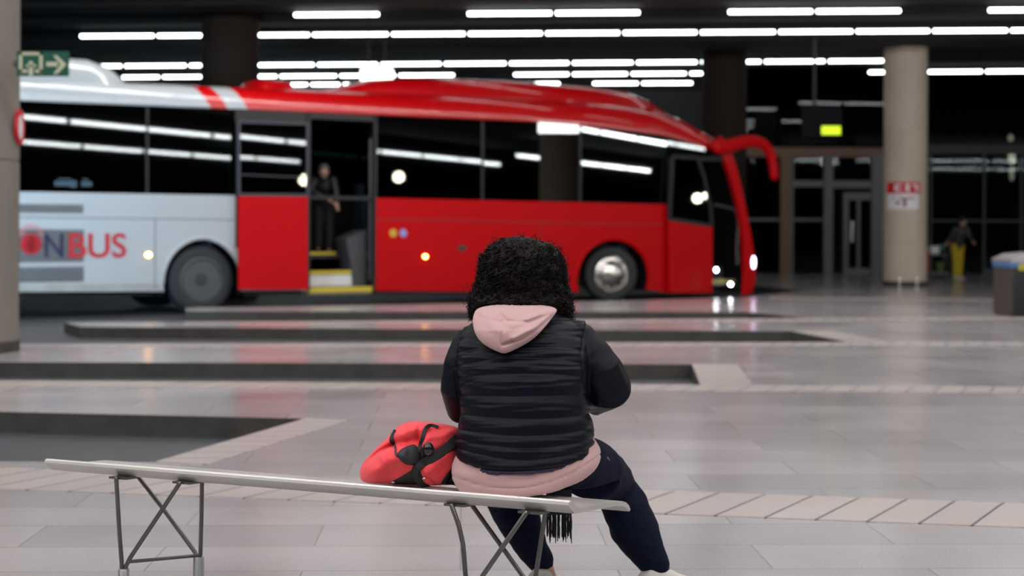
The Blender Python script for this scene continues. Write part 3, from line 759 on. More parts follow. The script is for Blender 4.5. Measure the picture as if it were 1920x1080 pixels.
def wheel(R, front):
    w_ = empty('wheel', (0, 0, 0)); w_.parent = bus
    MB().lathe([(R*.62, .02), (R*.66, -.02), (R*.80, -.035), (R*.94, -.02), (R*.985, .01), (R, .05), (R, .24), (R*.97, .28), (R*.62, .29), (R*.62, .02)], 64, axis='y').obj('tyre', M['rubber'], w_)
    if front:
        MB().lathe([(R*.645, .0), (R*.66, -.03), (R*.62, -.045), (R*.58, -.02), (R*.5, -.03), (R*.42, -.06), (R*.34, -.09), (R*.2, -.12), (R*.08, -.13), (.001, -.132)], 56, axis='y').obj('hub_cap', M['chrome'], w_)
        nuts(w_, R*.5, -.03, M['chrome'])
    else:
        MB().lathe([(R*.655, .0), (R*.665, -.02), (R*.62, -.03), (R*.57, .0), (R*.50, .10), (R*.46, .17), (R*.001, .175)], 56, axis='y').obj('rim', M['rim'], w_)
        MB().lathe([(R*.40, .172), (R*.38, .12), (R*.24, .06), (R*.20, .0), (.001, -.01)], 40, axis='y').obj('hub', pm('hub_dark', (.022, .024, .022), .6), w_)
        nuts(w_, R*.43, .17, M['rim'])
    return w_
w_ = wheel(.545, False); w_.location = (-.04, .09, .545)
w2_ = wheel(.53, True); w2_.location = (8.13, .16, .53); w2_.rotation_euler = (0, 0, math.radians(-22))
wf = wheel(.545, False); wf.location = (-.04, W-.09, .545); wf.rotation_euler = (0, 0, PI)
wf = wheel(.53, True); wf.location = (8.13, W-.2, .53); wf.rotation_euler = (0, 0, PI-math.radians(22))

# ============================================================ FIGURES
M['navy'] = pm('navy_cloth', (.008, .011, .03), .8, sheen=.1, var=.2, vscale=40)
M['dark'] = pm('dark_cloth', (.010, .010, .012), .85)
M['shoe'] = pm('white_shoe', (.62, .60, .56), .6, var=.1, vscale=30)
def figure(loc, label, yaw, pose, mats, rz_hair=.11, cat='person'):
    """simple continuous figure; pose = dict of joints (local, z from feet)"""
    r = empty('person', loc, label, cat, rz=yaw)
    J = {k: Vector(v) for k, v in pose.items()}
    b = MB()
    b.tube([J['pelvis'], (J['pelvis']+J['chest'])/2, J['chest']], [.125, .12, .13], 16, flat=.75, up=(0, 1, 0))
    b.tube([J['chest'], J['neck'], J['head']-(J['head']-J['neck'])*.3], [.07, .055, .055], 12)
    b.ball(J['head'], .078, .095, .115)
    fd = Vector((0, -1, 0)); b.ball(J['head']+fd*.098+Vector((0, 0, -.015)), .013, .018, .02, 10, 6)
    for sd in (-1, 1): b.ball(J['head']+Vector((sd*.08, 0, -.01)), .012, .02, .03, 10, 6)
    b.ball(J['head']+fd*.085+Vector((0, 0, -.055)), .025, .012, .009, 10, 6)
    for sd in 'LR':
        b.tube([J['sh'+sd], J['el'+sd], J['wr'+sd]], [.052, .042, .028], 10)
        h = J['wr'+sd]; dv = (J['wr'+sd]-J['el'+sd]).normalized(); side = dv.cross(Vector((0, 0, 1))).normalized()
        b.tube([h, h+dv*.08], [.026, .036], 10, flat=.5, up=side.cross(dv))
        for i in range(4):
            q0 = h+dv*.08+side*(.024-.016*i); b.tube([q0, q0+dv*(.04+.008*(i in (1, 2))), q0+dv*.062+Vector((0, 0, -.02))], [.009, .008, .007], 6)
        q0 = h+dv*.02+side*.03; b.tube([q0, q0+side*.02+dv*.03, q0+side*.02+dv*.055], [.011, .010, .008], 6)
        b.tube([J['hip'+sd], J['kn'+sd], J['an'+sd]], [.085, .055, .04], 12)
        b.tube([J['an'+sd]+Vector((0, .02, -.03)), J['an'+sd]+Vector((0, -.15, -.05))], [.04, .03], 10)
    mo('body', union(b, .014, 3), M['skin'], r)
    t = MB(); t.tube([J['pelvis']-Vector((0, 0, .04)), (J['pelvis']+J['chest'])/2, J['chest'], J['chest']+(J['neck']-J['chest'])*.7], [.165, .165, .175, .09], 18, flat=.78, up=(0, 1, 0), round_ends=True)
    for sd in 'LR':
        t.tube([J['sh'+sd], J['el'+sd], J['wr'+sd]-(J['wr'+sd]-J['el'+sd])*.12], [.078, .062, .048], 12)
    mo('jacket', union(t, .014, 4), mats[0], r)
    t = MB(); t.ball(J['pelvis']+Vector((0, 0, -.02)), .165, .135, .13)
    for sd in 'LR':
        t.tube([J['hip'+sd], J['kn'+sd], J['an'+sd]+Vector((0, 0, .02))], [.105, .078, .062], 14)
    mo('trousers', union(t, .014, 4), mats[1], r)
    for sd in 'LR':
        a = J['an'+sd]; q = MB()
        q.loft([[(a.x+.045*w__*math.cos(t_), a.y+yy+.0*t_, .055*hh+.055*hh*math.sin(t_)) for t_ in np.linspace(0, 2*PI, 14, endpoint=False)] for yy, w__, hh in ((.08, .6, .7), (.06, .9, 1.0), (0, 1, 1.15), (-.08, 1.05, .75), (-.15, .95, .5), (-.19, .5, .35))])
        o = q.obj('shoe', mats[2], r); o.location.z = a.z-.09
    t = MB(); t.ball(J['head']+Vector((0, .02, .03)), .095, .105, .11)
    me = t.raw(); v = verts_np(me); v += np.array([[noise.noise(Vector(p_*18))*.01]*3 for p_ in v]); set_verts(me, v)
    mo('hair', me, mats[3], r)
    return r
def stand(h=1.7, lean=0., spread=.1, hands=None, dx=0.):
    k_ = h/1.7
    d = dict(pelvis=(0, 0, .95), chest=(dx*.6, -lean*.6, 1.30-abs(lean)*.15), neck=(dx*.9, -lean, 1.47-abs(lean)*.3), head=(dx, -lean*1.25-.02, 1.61-abs(lean)*.45),
             shL=(-.17+dx*.8, -lean*.85, 1.40-abs(lean)*.25), shR=(.17+dx*.8, -lean*.85, 1.40-abs(lean)*.25), elL=(-.22+dx, -lean-.05, 1.12), elR=(.22+dx, -lean-.05, 1.12),
             wrL=(-.18+dx, -lean-.25, 1.02), wrR=(.18+dx, -lean-.25, 1.02), hipL=(-.09, 0, .90), hipR=(.09, 0, .90), knL=(-spread, -.02, .5), knR=(spread, -.02, .5), anL=(-spread, 0, .09), anR=(spread, 0, .09))
    if hands:
        for kk, vv in hands.items(): d[kk] = vv
    return {kk: tuple(np.array(vv)*k_) for kk, vv in d.items()}
def bw(s_, w_, z): v = bus.matrix_world @ Vector((s_, w_, z)); return (v.x, v.y, v.z)
cl_blue = pm('pale_blue_cloth', (.10, .16, .34), .8); cap = pm('grey_hair', (.10, .09, .09), .7)
figure(bw(1.98, 1.45, .95), 'person in dark clothes and white shoes standing inside the open middle door', TH*.3, stand(1.66, .10, .13), (M['dark'], M['navy'], M['shoe'], M['hair']))
figure(bw(2.38, 1.95, .95), 'person with blue top half hidden behind the others aboard the bus', TH+.4, stand(1.72, .0), (cl_blue, M['dark'], M['dark'], M['hair']))
figure(bw(2.58, 1.12, .95), 'person in black bending towards the bus door with hands held low', TH*.2, stand(1.62, .30, .1, dict(wrR=(.24, -.42, .92), wrL=(.10, -.44, .95))), (M['black'], M['dark'], M['dark'], cap))
# far person behind the column
gx, gy = at(1795, 508, 36.5)[0], 36.5
figure((gx, gy, 0), 'distant person in dark top and yellow trousers right of the pale column', .3, stand(1.62, .18, .07, dict(elL=(-.3, -.2, 1.2), wrL=(-.5, -.3, 1.0))), (M['dgrey'], pm('yellow_cloth', (.50, .36, .01), .8), M['shoe'], M['dark']))
# cleaning cart
gx = at(1757, 508, 36.8)[0]
ct = empty('cleaning_cart', (gx, 36.8, 0), 'small cluttered cleaning cart beside the distant person in yellow trousers', 'cart')
q = MB()
for x_ in (-.24, .24):
    for y_ in (-.18, .18): q.tube([(x_, y_, .1), (x_, y_, .95)], .015, 8)
q.box(-.26, -.2, .12, .26, .2, .16).box(-.26, -.2, .6, .26, .2, .63); q.obj('frame', M['mull'], ct)
MB().lathe([(.10, .16), (.14, .42), (.15, .42)], 20, (.08, 0, 0)).obj('bucket', pm('olive_plastic', (.10, .13, .03), .5), ct)
MB().box(-.22, -.15, .64, .02, .12, .84, .03).obj('box', M['swhite'], ct)
MB().box(-.36, -.14, .12, -.25, .14, .72, .03).obj('bag', M['sred'], ct)
q = MB()
for i in range(5): q.ball((.08+.05*math.cos(i*1.3), .03*i-.05, .78+.03*(i % 2)), .05, .05, .08)
q.obj('spray_bottle', pm('green_plastic', (.05, .22, .16), .5), ct)
for x_ in (-.22, .22): MB().lathe([(.001, -.02), (.05, -.02), (.05, .02), (.001, .02)], 16, (x_, -.18, .052), 'y').obj('caster', M['black'], ct)

# ============================================================ BINS right
M['bin1'] = pm('bin_lit_brown', (.055, .048, .045), .5, var=.15, vscale=5); M['bin2'] = pm('bin_black', (.006, .006, .007), .5)  # brown is the lit side of the same dark bin, put into colour
M['lid'] = pm('lid_steel', (.55, .52, .52), .35, .7); M['bluebag'] = pm('blue_bag', (.05, .16, .35), .5, bump=.5, bscale=20, bdist=.01)
Yb_ = 20.6; x0 = at(1897, 588, Yb_)[0]; hw, dp, hz = .36, .80, .92; xc_ = x0+hw
bn_ = empty('waste_bin', (xc_, Yb_+dp/2, 0), 'dark waste bin with lit brownish side and pale domed lid at the right edge', 'waste bin')
MB().box(-hw+.012, -dp/2, 0, hw, dp/2, hz-.14, .015).obj('body', M['bin2'], bn_)
MB().box(-hw, -dp/2+.01, 0.02, -hw+.014, dp/2-.01, hz-.15).obj('lit_side_panel', M['bin1'], bn_, smooth=False)  # thin sheet whose lighter colour stands in for light on this side
MB().box(-hw-.02, -dp/2-.02, hz-.22, hw+.02, dp/2+.02, hz-.12, .03).obj('liner', M['bluebag'], bn_)
for nm_, y0_, y1_ in (('lid', -dp/2-.02, -.01), ('lid', .01, dp/2+.02)):
    rg = []
    for yy in np.linspace(y0_, y1_, 7):
        e_ = .03*(1-(2*(yy-y0_)/(y1_-y0_)-1)**2)
        rg.append([(-hw*1.05, yy, hz-.13), (-hw*1.05, yy, hz-.09), (-hw*.7, yy, hz-.04+e_), (0, yy, hz-.02+e_), (hw*.7, yy, hz-.04+e_), (hw*1.05, yy, hz-.09), (hw*1.05, yy, hz-.13)])
    q = MB(); q.loft(rg); q.obj(nm_, M['lid'], bn_)
MB().box(-hw*.75, -dp/2-.026, hz-.25, hw*.4, -dp/2-.018, hz-.15).obj('yellow_sticker', pm('sticker_yellow', (.4, .34, .03), .6), bn_, smooth=False)

# ============================================================ BENCH
def atz(px, py, z):
    r = ray(px, py); t = (z-CH)/r[2]; return (r[0]*t, t, z)
M['steel'] = pm('brushed_steel', (.60, .58, .56), .36, .55, var=.12, vscale=9, rvar=.10, stretch=(1, 1, 6), bump=.12, bscale=14, bdist=.002)
M['rod'] = pm('rod_steel', (.15, .145, .14), .35, .8, var=.2, vscale=20)
M['scuff'] = pm('scuff_mark', (.07, .06, .055), .6)
bn = empty('bench', (-.60, 4.50, 0), 'long narrow brushed steel bench on crossed rod legs with a curved seat', 'bench')
NL, NR, WV = Vector((-1.549, 4.72, 0)), Vector((.163, 4.03, 0)), Vector((.19, .178, 0)).normalized()
prof = [(.001, .466), (.003, .474), (.009, .478), (.017, .476), (.026, .466), (.036, .457), (.052, .4525), (.08, .452), (.14, .451), (.20, .451), (.225, .449), (.243, .443), (.256, .432), (.262, .420),
        (.258, .414), (.250, .421), (.238, .430), (.222, .4355), (.20, .438), (.14, .438), (.08, .438), (.05, .438), (.034, .437), (.026, .439), (.016, .449), (.006, .458)]
rings = []
for k_ in np.linspace(0, 1, 25):
    b_ = NL.lerp(NR, k_); rings.append([(b_.x+WV.x*t_, b_.y+WV.y*t_, z) for t_, z in prof])
q = MB(); q.loft(rings); q.obj('seat', M['steel'], bn, True, sharp=35)
def bench_near_Y(px):
    m = (px-960)/F; k_ = (m*NL.y-NL.x)/((NR.x-NL.x)-m*(NR.y-NL.y)); return NL.y+(NR.y-NL.y)*k_
rs = random.Random(3)
q = MB()
for px, py, l_ in ((208, 874, 9), (330, 893, 12), (415, 902, 8), (520, 909, 5), (700, 925, 10), (880, 943, 16), (935, 947, 24), (640, 922, 6)):
    Yq_ = bench_near_Y(px)+.006; a_ = at(px, py, Yq_); b2 = at(px+l_, py+l_*.1+rs.uniform(1, 3), bench_near_Y(px+l_)+.008)
    q.tube([a_, b2], .0018, 6)
rods = {
 'leg': [
  [[atz(218, 897, .436), at(224, 1000, 4.64), at(228, 1052, 4.63), at(229, 1085, 4.63)], [atz(337, 906, .436), at(300, 962, 4.60), at(244, 1046, 4.63), at(236, 1062, 4.63), at(235, 1085, 4.63)]],
  [[at(246, 877, 4.86), at(305, 953, 4.84), at(366, 1036, 4.81), at(370, 1050, 4.80)], [at(379, 885, 4.74), at(378, 960, 4.77), at(376, 1035, 4.80), at(375, 1050, 4.80)]],
  [[atz(847, 948, .436), at(860, 985, 4.16), at(868, 1020, 4.15), at(873, 1080, 4.13), at(875, 1160, 4.12)], [atz(986, 962, .436), at(905, 1080, 4.10), at(888, 1108, 4.12), at(882, 1130, 4.12), at(881, 1160, 4.12)]],
  [[at(866, 921, 4.42), at(930, 1010, 4.39), at(980, 1080, 4.37), at(995, 1102, 4.36), at(998, 1120, 4.36)], [at(1027, 933, 4.29), at(1019, 985, 4.31), at(1006, 1070, 4.34), at(1003, 1090, 4.35), at(1002, 1120, 4.36)]]]}
for leg in rods['leg']:
    q = MB()
    for rod in leg: q.tube(rod, .0072, 12)
    lg = q.obj('leg', M['rod'], bn, True)
    e = (Vector(leg[0][-1])+Vector(leg[1][-1]))/2
    MB().lathe([(.001, 0), (.021, 0), (.021, .008), (.019, .012), (.0175, .134), (.0155, .137), (.001, .137)], 28, (e.x, e.y, 0)).obj('foot_sleeve', pm('sleeve_steel', (.42, .43, .44), .35, .8), bn, True)
for p0, p1 in ((at(244, 1053, 4.63), at(366, 1042, 4.80)), (at(885, 1135, 4.12), at(996, 1106, 4.36))):
    q = MB(); q.tube([p0, p1], .0058, 10); q.obj('brace', M['rod'], bn, True)
for px, py in ((218, 897), (337, 906), (847, 948), (986, 962)):
    a_ = Vector(atz(px, py, .432)); q = MB(); dv = (NR-NL).normalized(); wv = WV
    q.prism([a_-dv*.016-wv*.012, a_+dv*.05-wv*.012, a_+dv*.05+wv*.03, a_-dv*.016+wv*.03], (0, 0, 1), .007); q.obj('mounting_plate', M['rod'], bn, True, False)

# ============================================================ SEATED PERSON
pr = empty('person', (.02, 4.40, .4525), 'person seen from behind on the bench in black quilted jacket and pink hoodie', 'person')
def ring(L, R, py, Yc, ry, tilt=0., bd=0., fd=0., p=2.3, n=72):
    a, b = at(L, py, Yc), at(R, py, Yc); xc, rx, zc_ = (a[0]+b[0])/2, (b[0]-a[0])/2, (a[2]+b[2])/2; o = []
    for j in range(n):
        t = 2*PI*j/n; ct, st = math.cos(t), math.sin(t)
        o.append((xc+rx*math.copysign(abs(ct)**(2/p), ct), Yc-ry*math.copysign(abs(st)**(2/p), st), zc_+tilt*ct-bd*max(0, st)+fd*max(0, -st)))
    return o
# --- body
b = MB()
hd = Vector(at(977, 520, 4.53))
b.ball(hd+Vector((0, .0, .01)), .078, .097, .105, 28, 18)
b.ball(hd+Vector((0, .045, -.055)), .055, .055, .055)              # jaw
b.ball(hd+Vector((0, .098, -.02)), .013, .02, .022, 12, 8)          # nose
b.ball(hd+Vector((0, .09, -.062)), .026, .013, .010, 12, 8)         # mouth
for sd in (-1, 1):
    b.ball(hd+Vector((sd*.079, .0, -.015)), .010, .020, .032, 12, 8)
    b.ball(hd+Vector((sd*.036, .088, -.035)), .022, .015, .018, 12, 8)  # cheeks
b.tube([hd+Vector((0, -.02, -.05)), at(977, 590, 4.49), at(977, 625, 4.45)], [.055, .056, .07], 16)
b.loft([ring(905, 1060, 640, 4.42, .07), ring(872, 1085, 680, 4.40, .11), ring(880, 1085, 740, 4.38, .13), ring(880, 1085, 820, 4.37, .14), ring(885, 1090, 868, 4.38, .12)])
ARM_R = [(1078, 633, 4.43, .060), (1102, 666, 4.42, .069), (1126, 700, 4.41, .073), (1141, 725, 4.42, .073), (1116, 742, 4.55, .062), (1075, 740, 4.68, .050), (1040, 738, 4.80, .042)]
ARM_L = [(884, 648, 4.43, .062), (866, 690, 4.42, .061), (860, 730, 4.42, .057), (866, 765, 4.46, .052), (890, 772, 4.58, .050), (925, 765, 4.70, .044), (955, 758, 4.80, .040)]
for A in (ARM_R, ARM_L):
    b.tube([at(x, y, Y) for x, y, Y, r in A], [r*.72 for *_, r in A], 14)
def hand(wr, d, side, up):
    wr, d, side, up = Vector(wr), Vector(d).normalized(), Vector(side).normalized(), Vector(up).normalized()
    b.tube([wr-d*.02, wr+d*.03, wr+d*.085], [.026, .036, .038], 14, flat=.42, up=up)
    for i, ln_ in enumerate((.062, .072, .068, .052)):
        q0 = wr+d*.088+side*(.027-.018*i)
        b.tube([q0, q0+d*ln_*.45+up*-.006, q0+d*ln_*.75-up*.022, q0+d*ln_*.85-up*.042], [.009, .0085, .008, .007], 8)
    q0 = wr+d*.02+side*.03
    b.tube([q0, q0+side*.028+d*.025-up*.008, q0+side*.034+d*.055-up*.016], [.012, .011, .009], 8)
hand(at(1035, 738, 4.82), (-.5, .9, 0), (-.9, -.5, 0), (0, 0, 1)); hand(at(960, 758, 4.82), (.5, .9, 0), (.9, -.5, 0), (0, 0, 1))
LEG_R = [(1072, 866, 4.40, .098), (1112, 882, 4.55, .095), (1146, 903, 4.78, .078), (1160, 925, 4.80, .074), (1172, 952, 4.79, .080), (1190, 992, 4.79, .082), (1209, 1028, 4.79, .067), (1229, 1058, 4.79, .051)]
LEG_L = [(935, 878, 4.40, .090), (935, 893, 4.58, .092), (943, 915, 4.79, .080), (962, 950, 4.78, .080), (980, 992, 4.76, .070), (998, 1028, 4.76, .054), (1013, 1050, 4.76, .046)]
b.ball(at(1000, 858, 4.40), .16, .12, .07)
for Lg, fd_ in ((LEG_R, (.80, .60)), (LEG_L, (.25, .97))):
    b.tube([at(x, y, Y) for x, y, Y, r in Lg], [r*.60 for *_, r in Lg], 14)
    x, y, Y, r = Lg[-1]; a_ = Vector(at(x+8, y+4, Y)); a_.z = .10
    b.tube([Vector(at(x, y-6, Y)), a_, a_+Vector((fd_[0]*.03, fd_[1]*.03, -.03))], [.034, .035, .035], 12)
    b.tube([a_+Vector((0, 0, -.045)), a_+Vector((fd_[0]*.13, fd_[1]*.13, -.06))], [.03, .024], 10)
me = union(b, .006, 3); shift_to(me, pr); vb = verts_np(me); sel = (vb[:, 1]+pr.location.y < 4.52) & (vb[:, 2] < .012) & (vb[:, 2] > -.1); vb[sel, 2] = .012; set_verts(me, vb); mo('body', me, M['skin'], pr)
for sd in (-1, 1):
    q = MB(); q.ball(hd+Vector((sd*.03, .089, .004)), .012, .012, .011, 14, 10); q.obj('eye', pm('eye_white', (.6, .58, .55), .3), pr, True)
# --- trousers
t = MB(); t.ball(at(1000, 856, 4.385), .205, .155, .095, 28, 16)
t.ball(at(1055, 862, 4.40), .12, .13, .095, 24, 16)
for Lg in (LEG_R, LEG_L): t.tube([at(x, y, Y) for x, y, Y, r in Lg], [r for *_, r in Lg], 20)
me = union(t, .006, 8)
v = verts_np(me); nn = norms_np(me)
for i in range(len(v)):
    p = v[i]; w_ = noise.noise(Vector((p[0]*14, p[1]*14, p[2]*26)))*.005+noise.noise(Vector((p[0]*30, p[1]*30, p[2]*60)))*.0018
    v[i] = p+nn[i]*w_
# rest flat on the seat
sel = (v[:, 1] < 4.52) & (v[:, 2] < .4535) & (v[:, 2] > .36); v[sel, 2] = .4535
set_verts(me, v); me = bake(me, [('SMOOTH', dict(factor=.5, iterations=5))]); v = verts_np(me); sel = (v[:, 1] < 4.52) & (v[:, 2] < .4535) & (v[:, 2] > .36); v[sel, 2] = .4535; set_verts(me, v); shift_to(me, pr)
M['trouser'] = pm('navy_trousers', (.0035, .0055, .020), .8, spec=.15, var=.25, vscale=60, bump=.2, bscale=300, bdist=.001)
mo('trousers', me, M['trouser'], pr)
q = MB(); q.tube([at(1139, 858, 4.335), at(1142, 862, 4.335)], .003, 8); q.obj('rivet', M['mull'], pr, True)
# --- shoes
def shoe(ax, fd, mat, sole):
    a = Vector(ax); f_ = Vector((fd[0], fd[1], 0)).normalized(); sd = Vector((-f_.y, f_.x, 0)); rg = []
    for k_, w_, h, c_ in ((-.085, .022, .06, .03), (-.08, .032, .095, .0), (-.06, .038, .120, 0), (-.02, .040, .122, 0), (.02, .042, .108, 0), (.06, .045, .085, 0), (.11, .050, .066, 0), (.155, .046, .055, 0), (.185, .034, .045, .0), (.198, .015, .035, .01)):
        c0 = a+f_*k_; c0.z = 0
        rg.append([c0+sd*(w_*math.copysign(abs(math.cos(t_))**.8, math.cos(t_)))+Vector((0, 0, .018+(h-.018)/2+(h-.018)/2*math.copysign(abs(math.sin(t_))**.8, math.sin(t_)))) for t_ in np.linspace(0, 2*PI, 22, endpoint=False)])
    q = MB(); q.loft(rg); s_ = q.obj('shoe', mat, pr, True)
    rg = [[a*Vector((1, 1, 0)) if False else Vector((a.x, a.y, 0))+f_*k_+sd*w_*c1+Vector((0, 0, z_)) for c1, z_ in ((-1, 0), (1, 0), (1.04, .012), (1, .024), (-1, .024), (-1.04, .012))] for k_, w_ in ((-.09, .022), (-.08, .036), (-.03, .042), (.05, .046), (.12, .052), (.17, .044), (.2, .022))]
    q = MB(); q.loft(rg); q.obj('sole', sole, pr, True)
x, y, Y, r = LEG_R[-1]; a_ = at(x+8, y+4, Y)
shoe((a_[0]+.01, a_[1], 0), (.92, .42), M['shoe'], M['shoe'])
x, y, Y, r = LEG_L[-1]; a_ = at(x+4, y+4, Y)
shoe((a_[0], a_[1], 0), (.25, .97), pm('grey_shoe', (.40, .39, .37), .6, var=.1, vscale=30), M['shoe'])
# --- pink hoodie lower part
M['pink'] = pm('pink_fleece', (.50, .305, .30), .85, sheen=.3, var=.04, vscale=90, bump=.25, bscale=500, bdist=.0008)
t = MB(); t.loft([ring(878, 1092, 700, 4.38, .135), ring(880, 1092, 780, 4.37, .14, .008), ring(870, 1102, 818, 4.37, .150, .018, .01), ring(856, 1116, 838, 4.37, .165, .022, .02), ring(847, 1126, 856, 4.37, .180, .026, .028), ring(847, 1127, 872, 4.375, .188, .03, .034), ring(853, 1120, 886, 4.375, .184, .032, .037), ring(870, 1104, 890, 4.375, .172, .032, .038)])
me = union(t, .006, 4)
v = verts_np(me); nn = norms_np(me); px_, py_ = proj_np(v)
for i in range(len(v)):
    x, y = px_[i], py_[i]
    back = max(0, -nn[i][1])
    hem = 899+16*(1-((x-985)/138)**2)-18*((x-985)/138)-26*((x-985)/138)**2
    d = -.0035*math.exp(-((y-hem)/2.2)**2)
    d += noise.noise(Vector((x*.02, y*.05, 3)))*.003
    d += .004*math.exp(-(((x-1085)-(y-860)*-.5)/5)**2)*math.exp(-((y-862)/22)**2)-.003*math.exp(-(((x-1094)-(y-860)*-.5)/4)**2)*math.exp(-((y-862)/22)**2)
    v[i] = v[i]+nn[i]*d*(1 if back > 0 else 0)
v[:, 2] = np.maximum(v[:, 2], .455)
set_verts(me, v); shift_to(me, pr); hoodie = mo('hoodie', me, M['pink'], pr)
# --- jacket
t = MB()
t.loft([ring(868, 1103, 850, 4.37, .182, .014, .022), ring(857, 1112, 843, 4.37, .192, .016, .025), ring(856, 1112, 824, 4.37, .187, .017, .018), ring(858, 1108, 795, 4.37, .176, .01, .01), ring(862, 1104, 765, 4.375, .170, .004), ring(862, 1102, 730, 4.38, .166), ring(858, 1104, 695, 4.385, .160), ring(856, 1106, 668, 4.395, .150),
        ring(858, 1104, 645, 4.41, .138), ring(868, 1098, 625, 4.42, .120), ring(884, 1086, 608, 4.435, .100), ring(905, 1062, 594, 4.45, .082), ring(922, 1040, 582, 4.46, .07), ring(928, 1030, 572, 4.465, .062)])
for A in (ARM_R, ARM_L): t.tube([at(x, y, Y) for x, y, Y, r in A], [r for *_, r in A], 28)
me = union(t, .0036, 9)
v = verts_np(me); nn = norms_np(me); px_, py_ = proj_np(v)
SEAMS = [(624, -12), (646, -16), (671, -16), (700, -8), (742, 2), (786, 12), (817, 14), (840, 18), (861, 24)]
def seg_d(px, py, pts):
    dm = np.full(px.shape, 1e9)
    for (x0, y0), (x1, y1) in zip(pts[:-1], pts[1:]):
        dx, dy = x1-x0, y1-y0; tt = np.clip(((px-x0)*dx+(py-y0)*dy)/(dx*dx+dy*dy), 0, 1)
        dm = np.minimum(dm, np.hypot(px-x0-tt*dx, py-y0-tt*dy))
    return dm
rs_l = [(868, 612), (858, 640), (852, 680), (856, 720), (862, 760), (862, 800)]
rs_r = [(1103, 594), (1095, 625), (1090, 665), (1093, 705), (1101, 745)]
xl = np.interp(py_, [p[1] for p in rs_l], [p[0] for p in rs_l]); xr = np.interp(py_, [p[1] for p in rs_r], [p[0] for p in rs_r])
xl = np.where(py_ > 800, 850, xl); xr = np.where(py_ > 748, 1125, xr)
tors = 1/(1+np.exp(-(px_-xl)/1.6))*1/(1+np.exp((px_-xr)/1.6))
back = (nn[:, 1] < .25)
uu = (px_-985)/125
disp = np.zeros(len(v)); seam_y = [yc-sg_*uu**2*.9 for yc, sg_ in SEAMS]
lo = [np.full(len(v), 598.)]+seam_y; hi = seam_y+[seam_y[-1]+28]
for k_, (a_, b_) in enumerate(zip(lo, hi)):
    f_ = np.clip((py_-a_)/(b_-a_), 0, 1); inside = (py_ >= a_) & (py_ < b_)
    disp += inside*(.0078*np.sin(PI*f_)**.6-.004)
wr = np.array([noise.noise(Vector((x*.010+5, y*.16, 0)))*.0036+noise.noise(Vector((x*.03, y*.30, 9)))*.0016+noise.noise(Vector((x*.014, y*.07, 4)))*.003 for x, y in zip(px_, py_)])
# radiating gathers near the arm seams
g1 = np.array([noise.noise(Vector((x*.02, (y+(x-985)*.25)*.22, 2))) for x, y in zip(px_, py_)])
edge = np.clip((np.abs(uu)-.62)/.35, 0, 1); wr = wr*np.where(py_ > 720, .65, 1.)+g1*.0035*edge*(py_ < 740)
sl = np.array([noise.noise(Vector((x*.022, y*.030, 7)))*.0030+noise.noise(Vector(((x+y)*.05, (y-x)*.02, 7)))*.0016 for x, y in zip(px_, py_)])
D_ = tors*(disp+wr)+(1-tors)*sl
for pts in (rs_l, rs_r): D_ -= .005*np.exp(-(seg_d(px_, py_, pts)/2.4)**2)
v = v+nn*(D_*back)[:, None]
set_verts(me, v); me = bake(me, [('SMOOTH', dict(factor=.4, iterations=2))]); shift_to(me, pr)
M['jacket'] = pm('quilted_nylon', (.0032, .0046, .0095), .42, spec=.15, var=.2, vscale=50, bump=.15, bscale=250, bdist=.001)
jk = mo('jacket', me, M['jacket'], pr, sharp=0)
t = MB(); t.loft([ring(870, 1100, 846, 4.37, .182, .014, .022), ring(866, 1104, 852, 4.37, .189, .015, .024), ring(868, 1102, 855, 4.37, .190, .015, .025)]); me = union(t, .006, 2); shift_to(me, pr)
mo('jacket_lining', me, pm('lining_violet', (.016, .009, .045), .6), jk)
q = MB(); q.tube([at(1104, 776, 4.30), at(1109, 786, 4.30), at(1112, 797, 4.295)], .0016, 6); q.tube([at(1110, 796, 4.29), at(1112, 808, 4.29)], .004, 8, flat=.5); q.obj('zip_pull', M['dgrey'], jk, True)

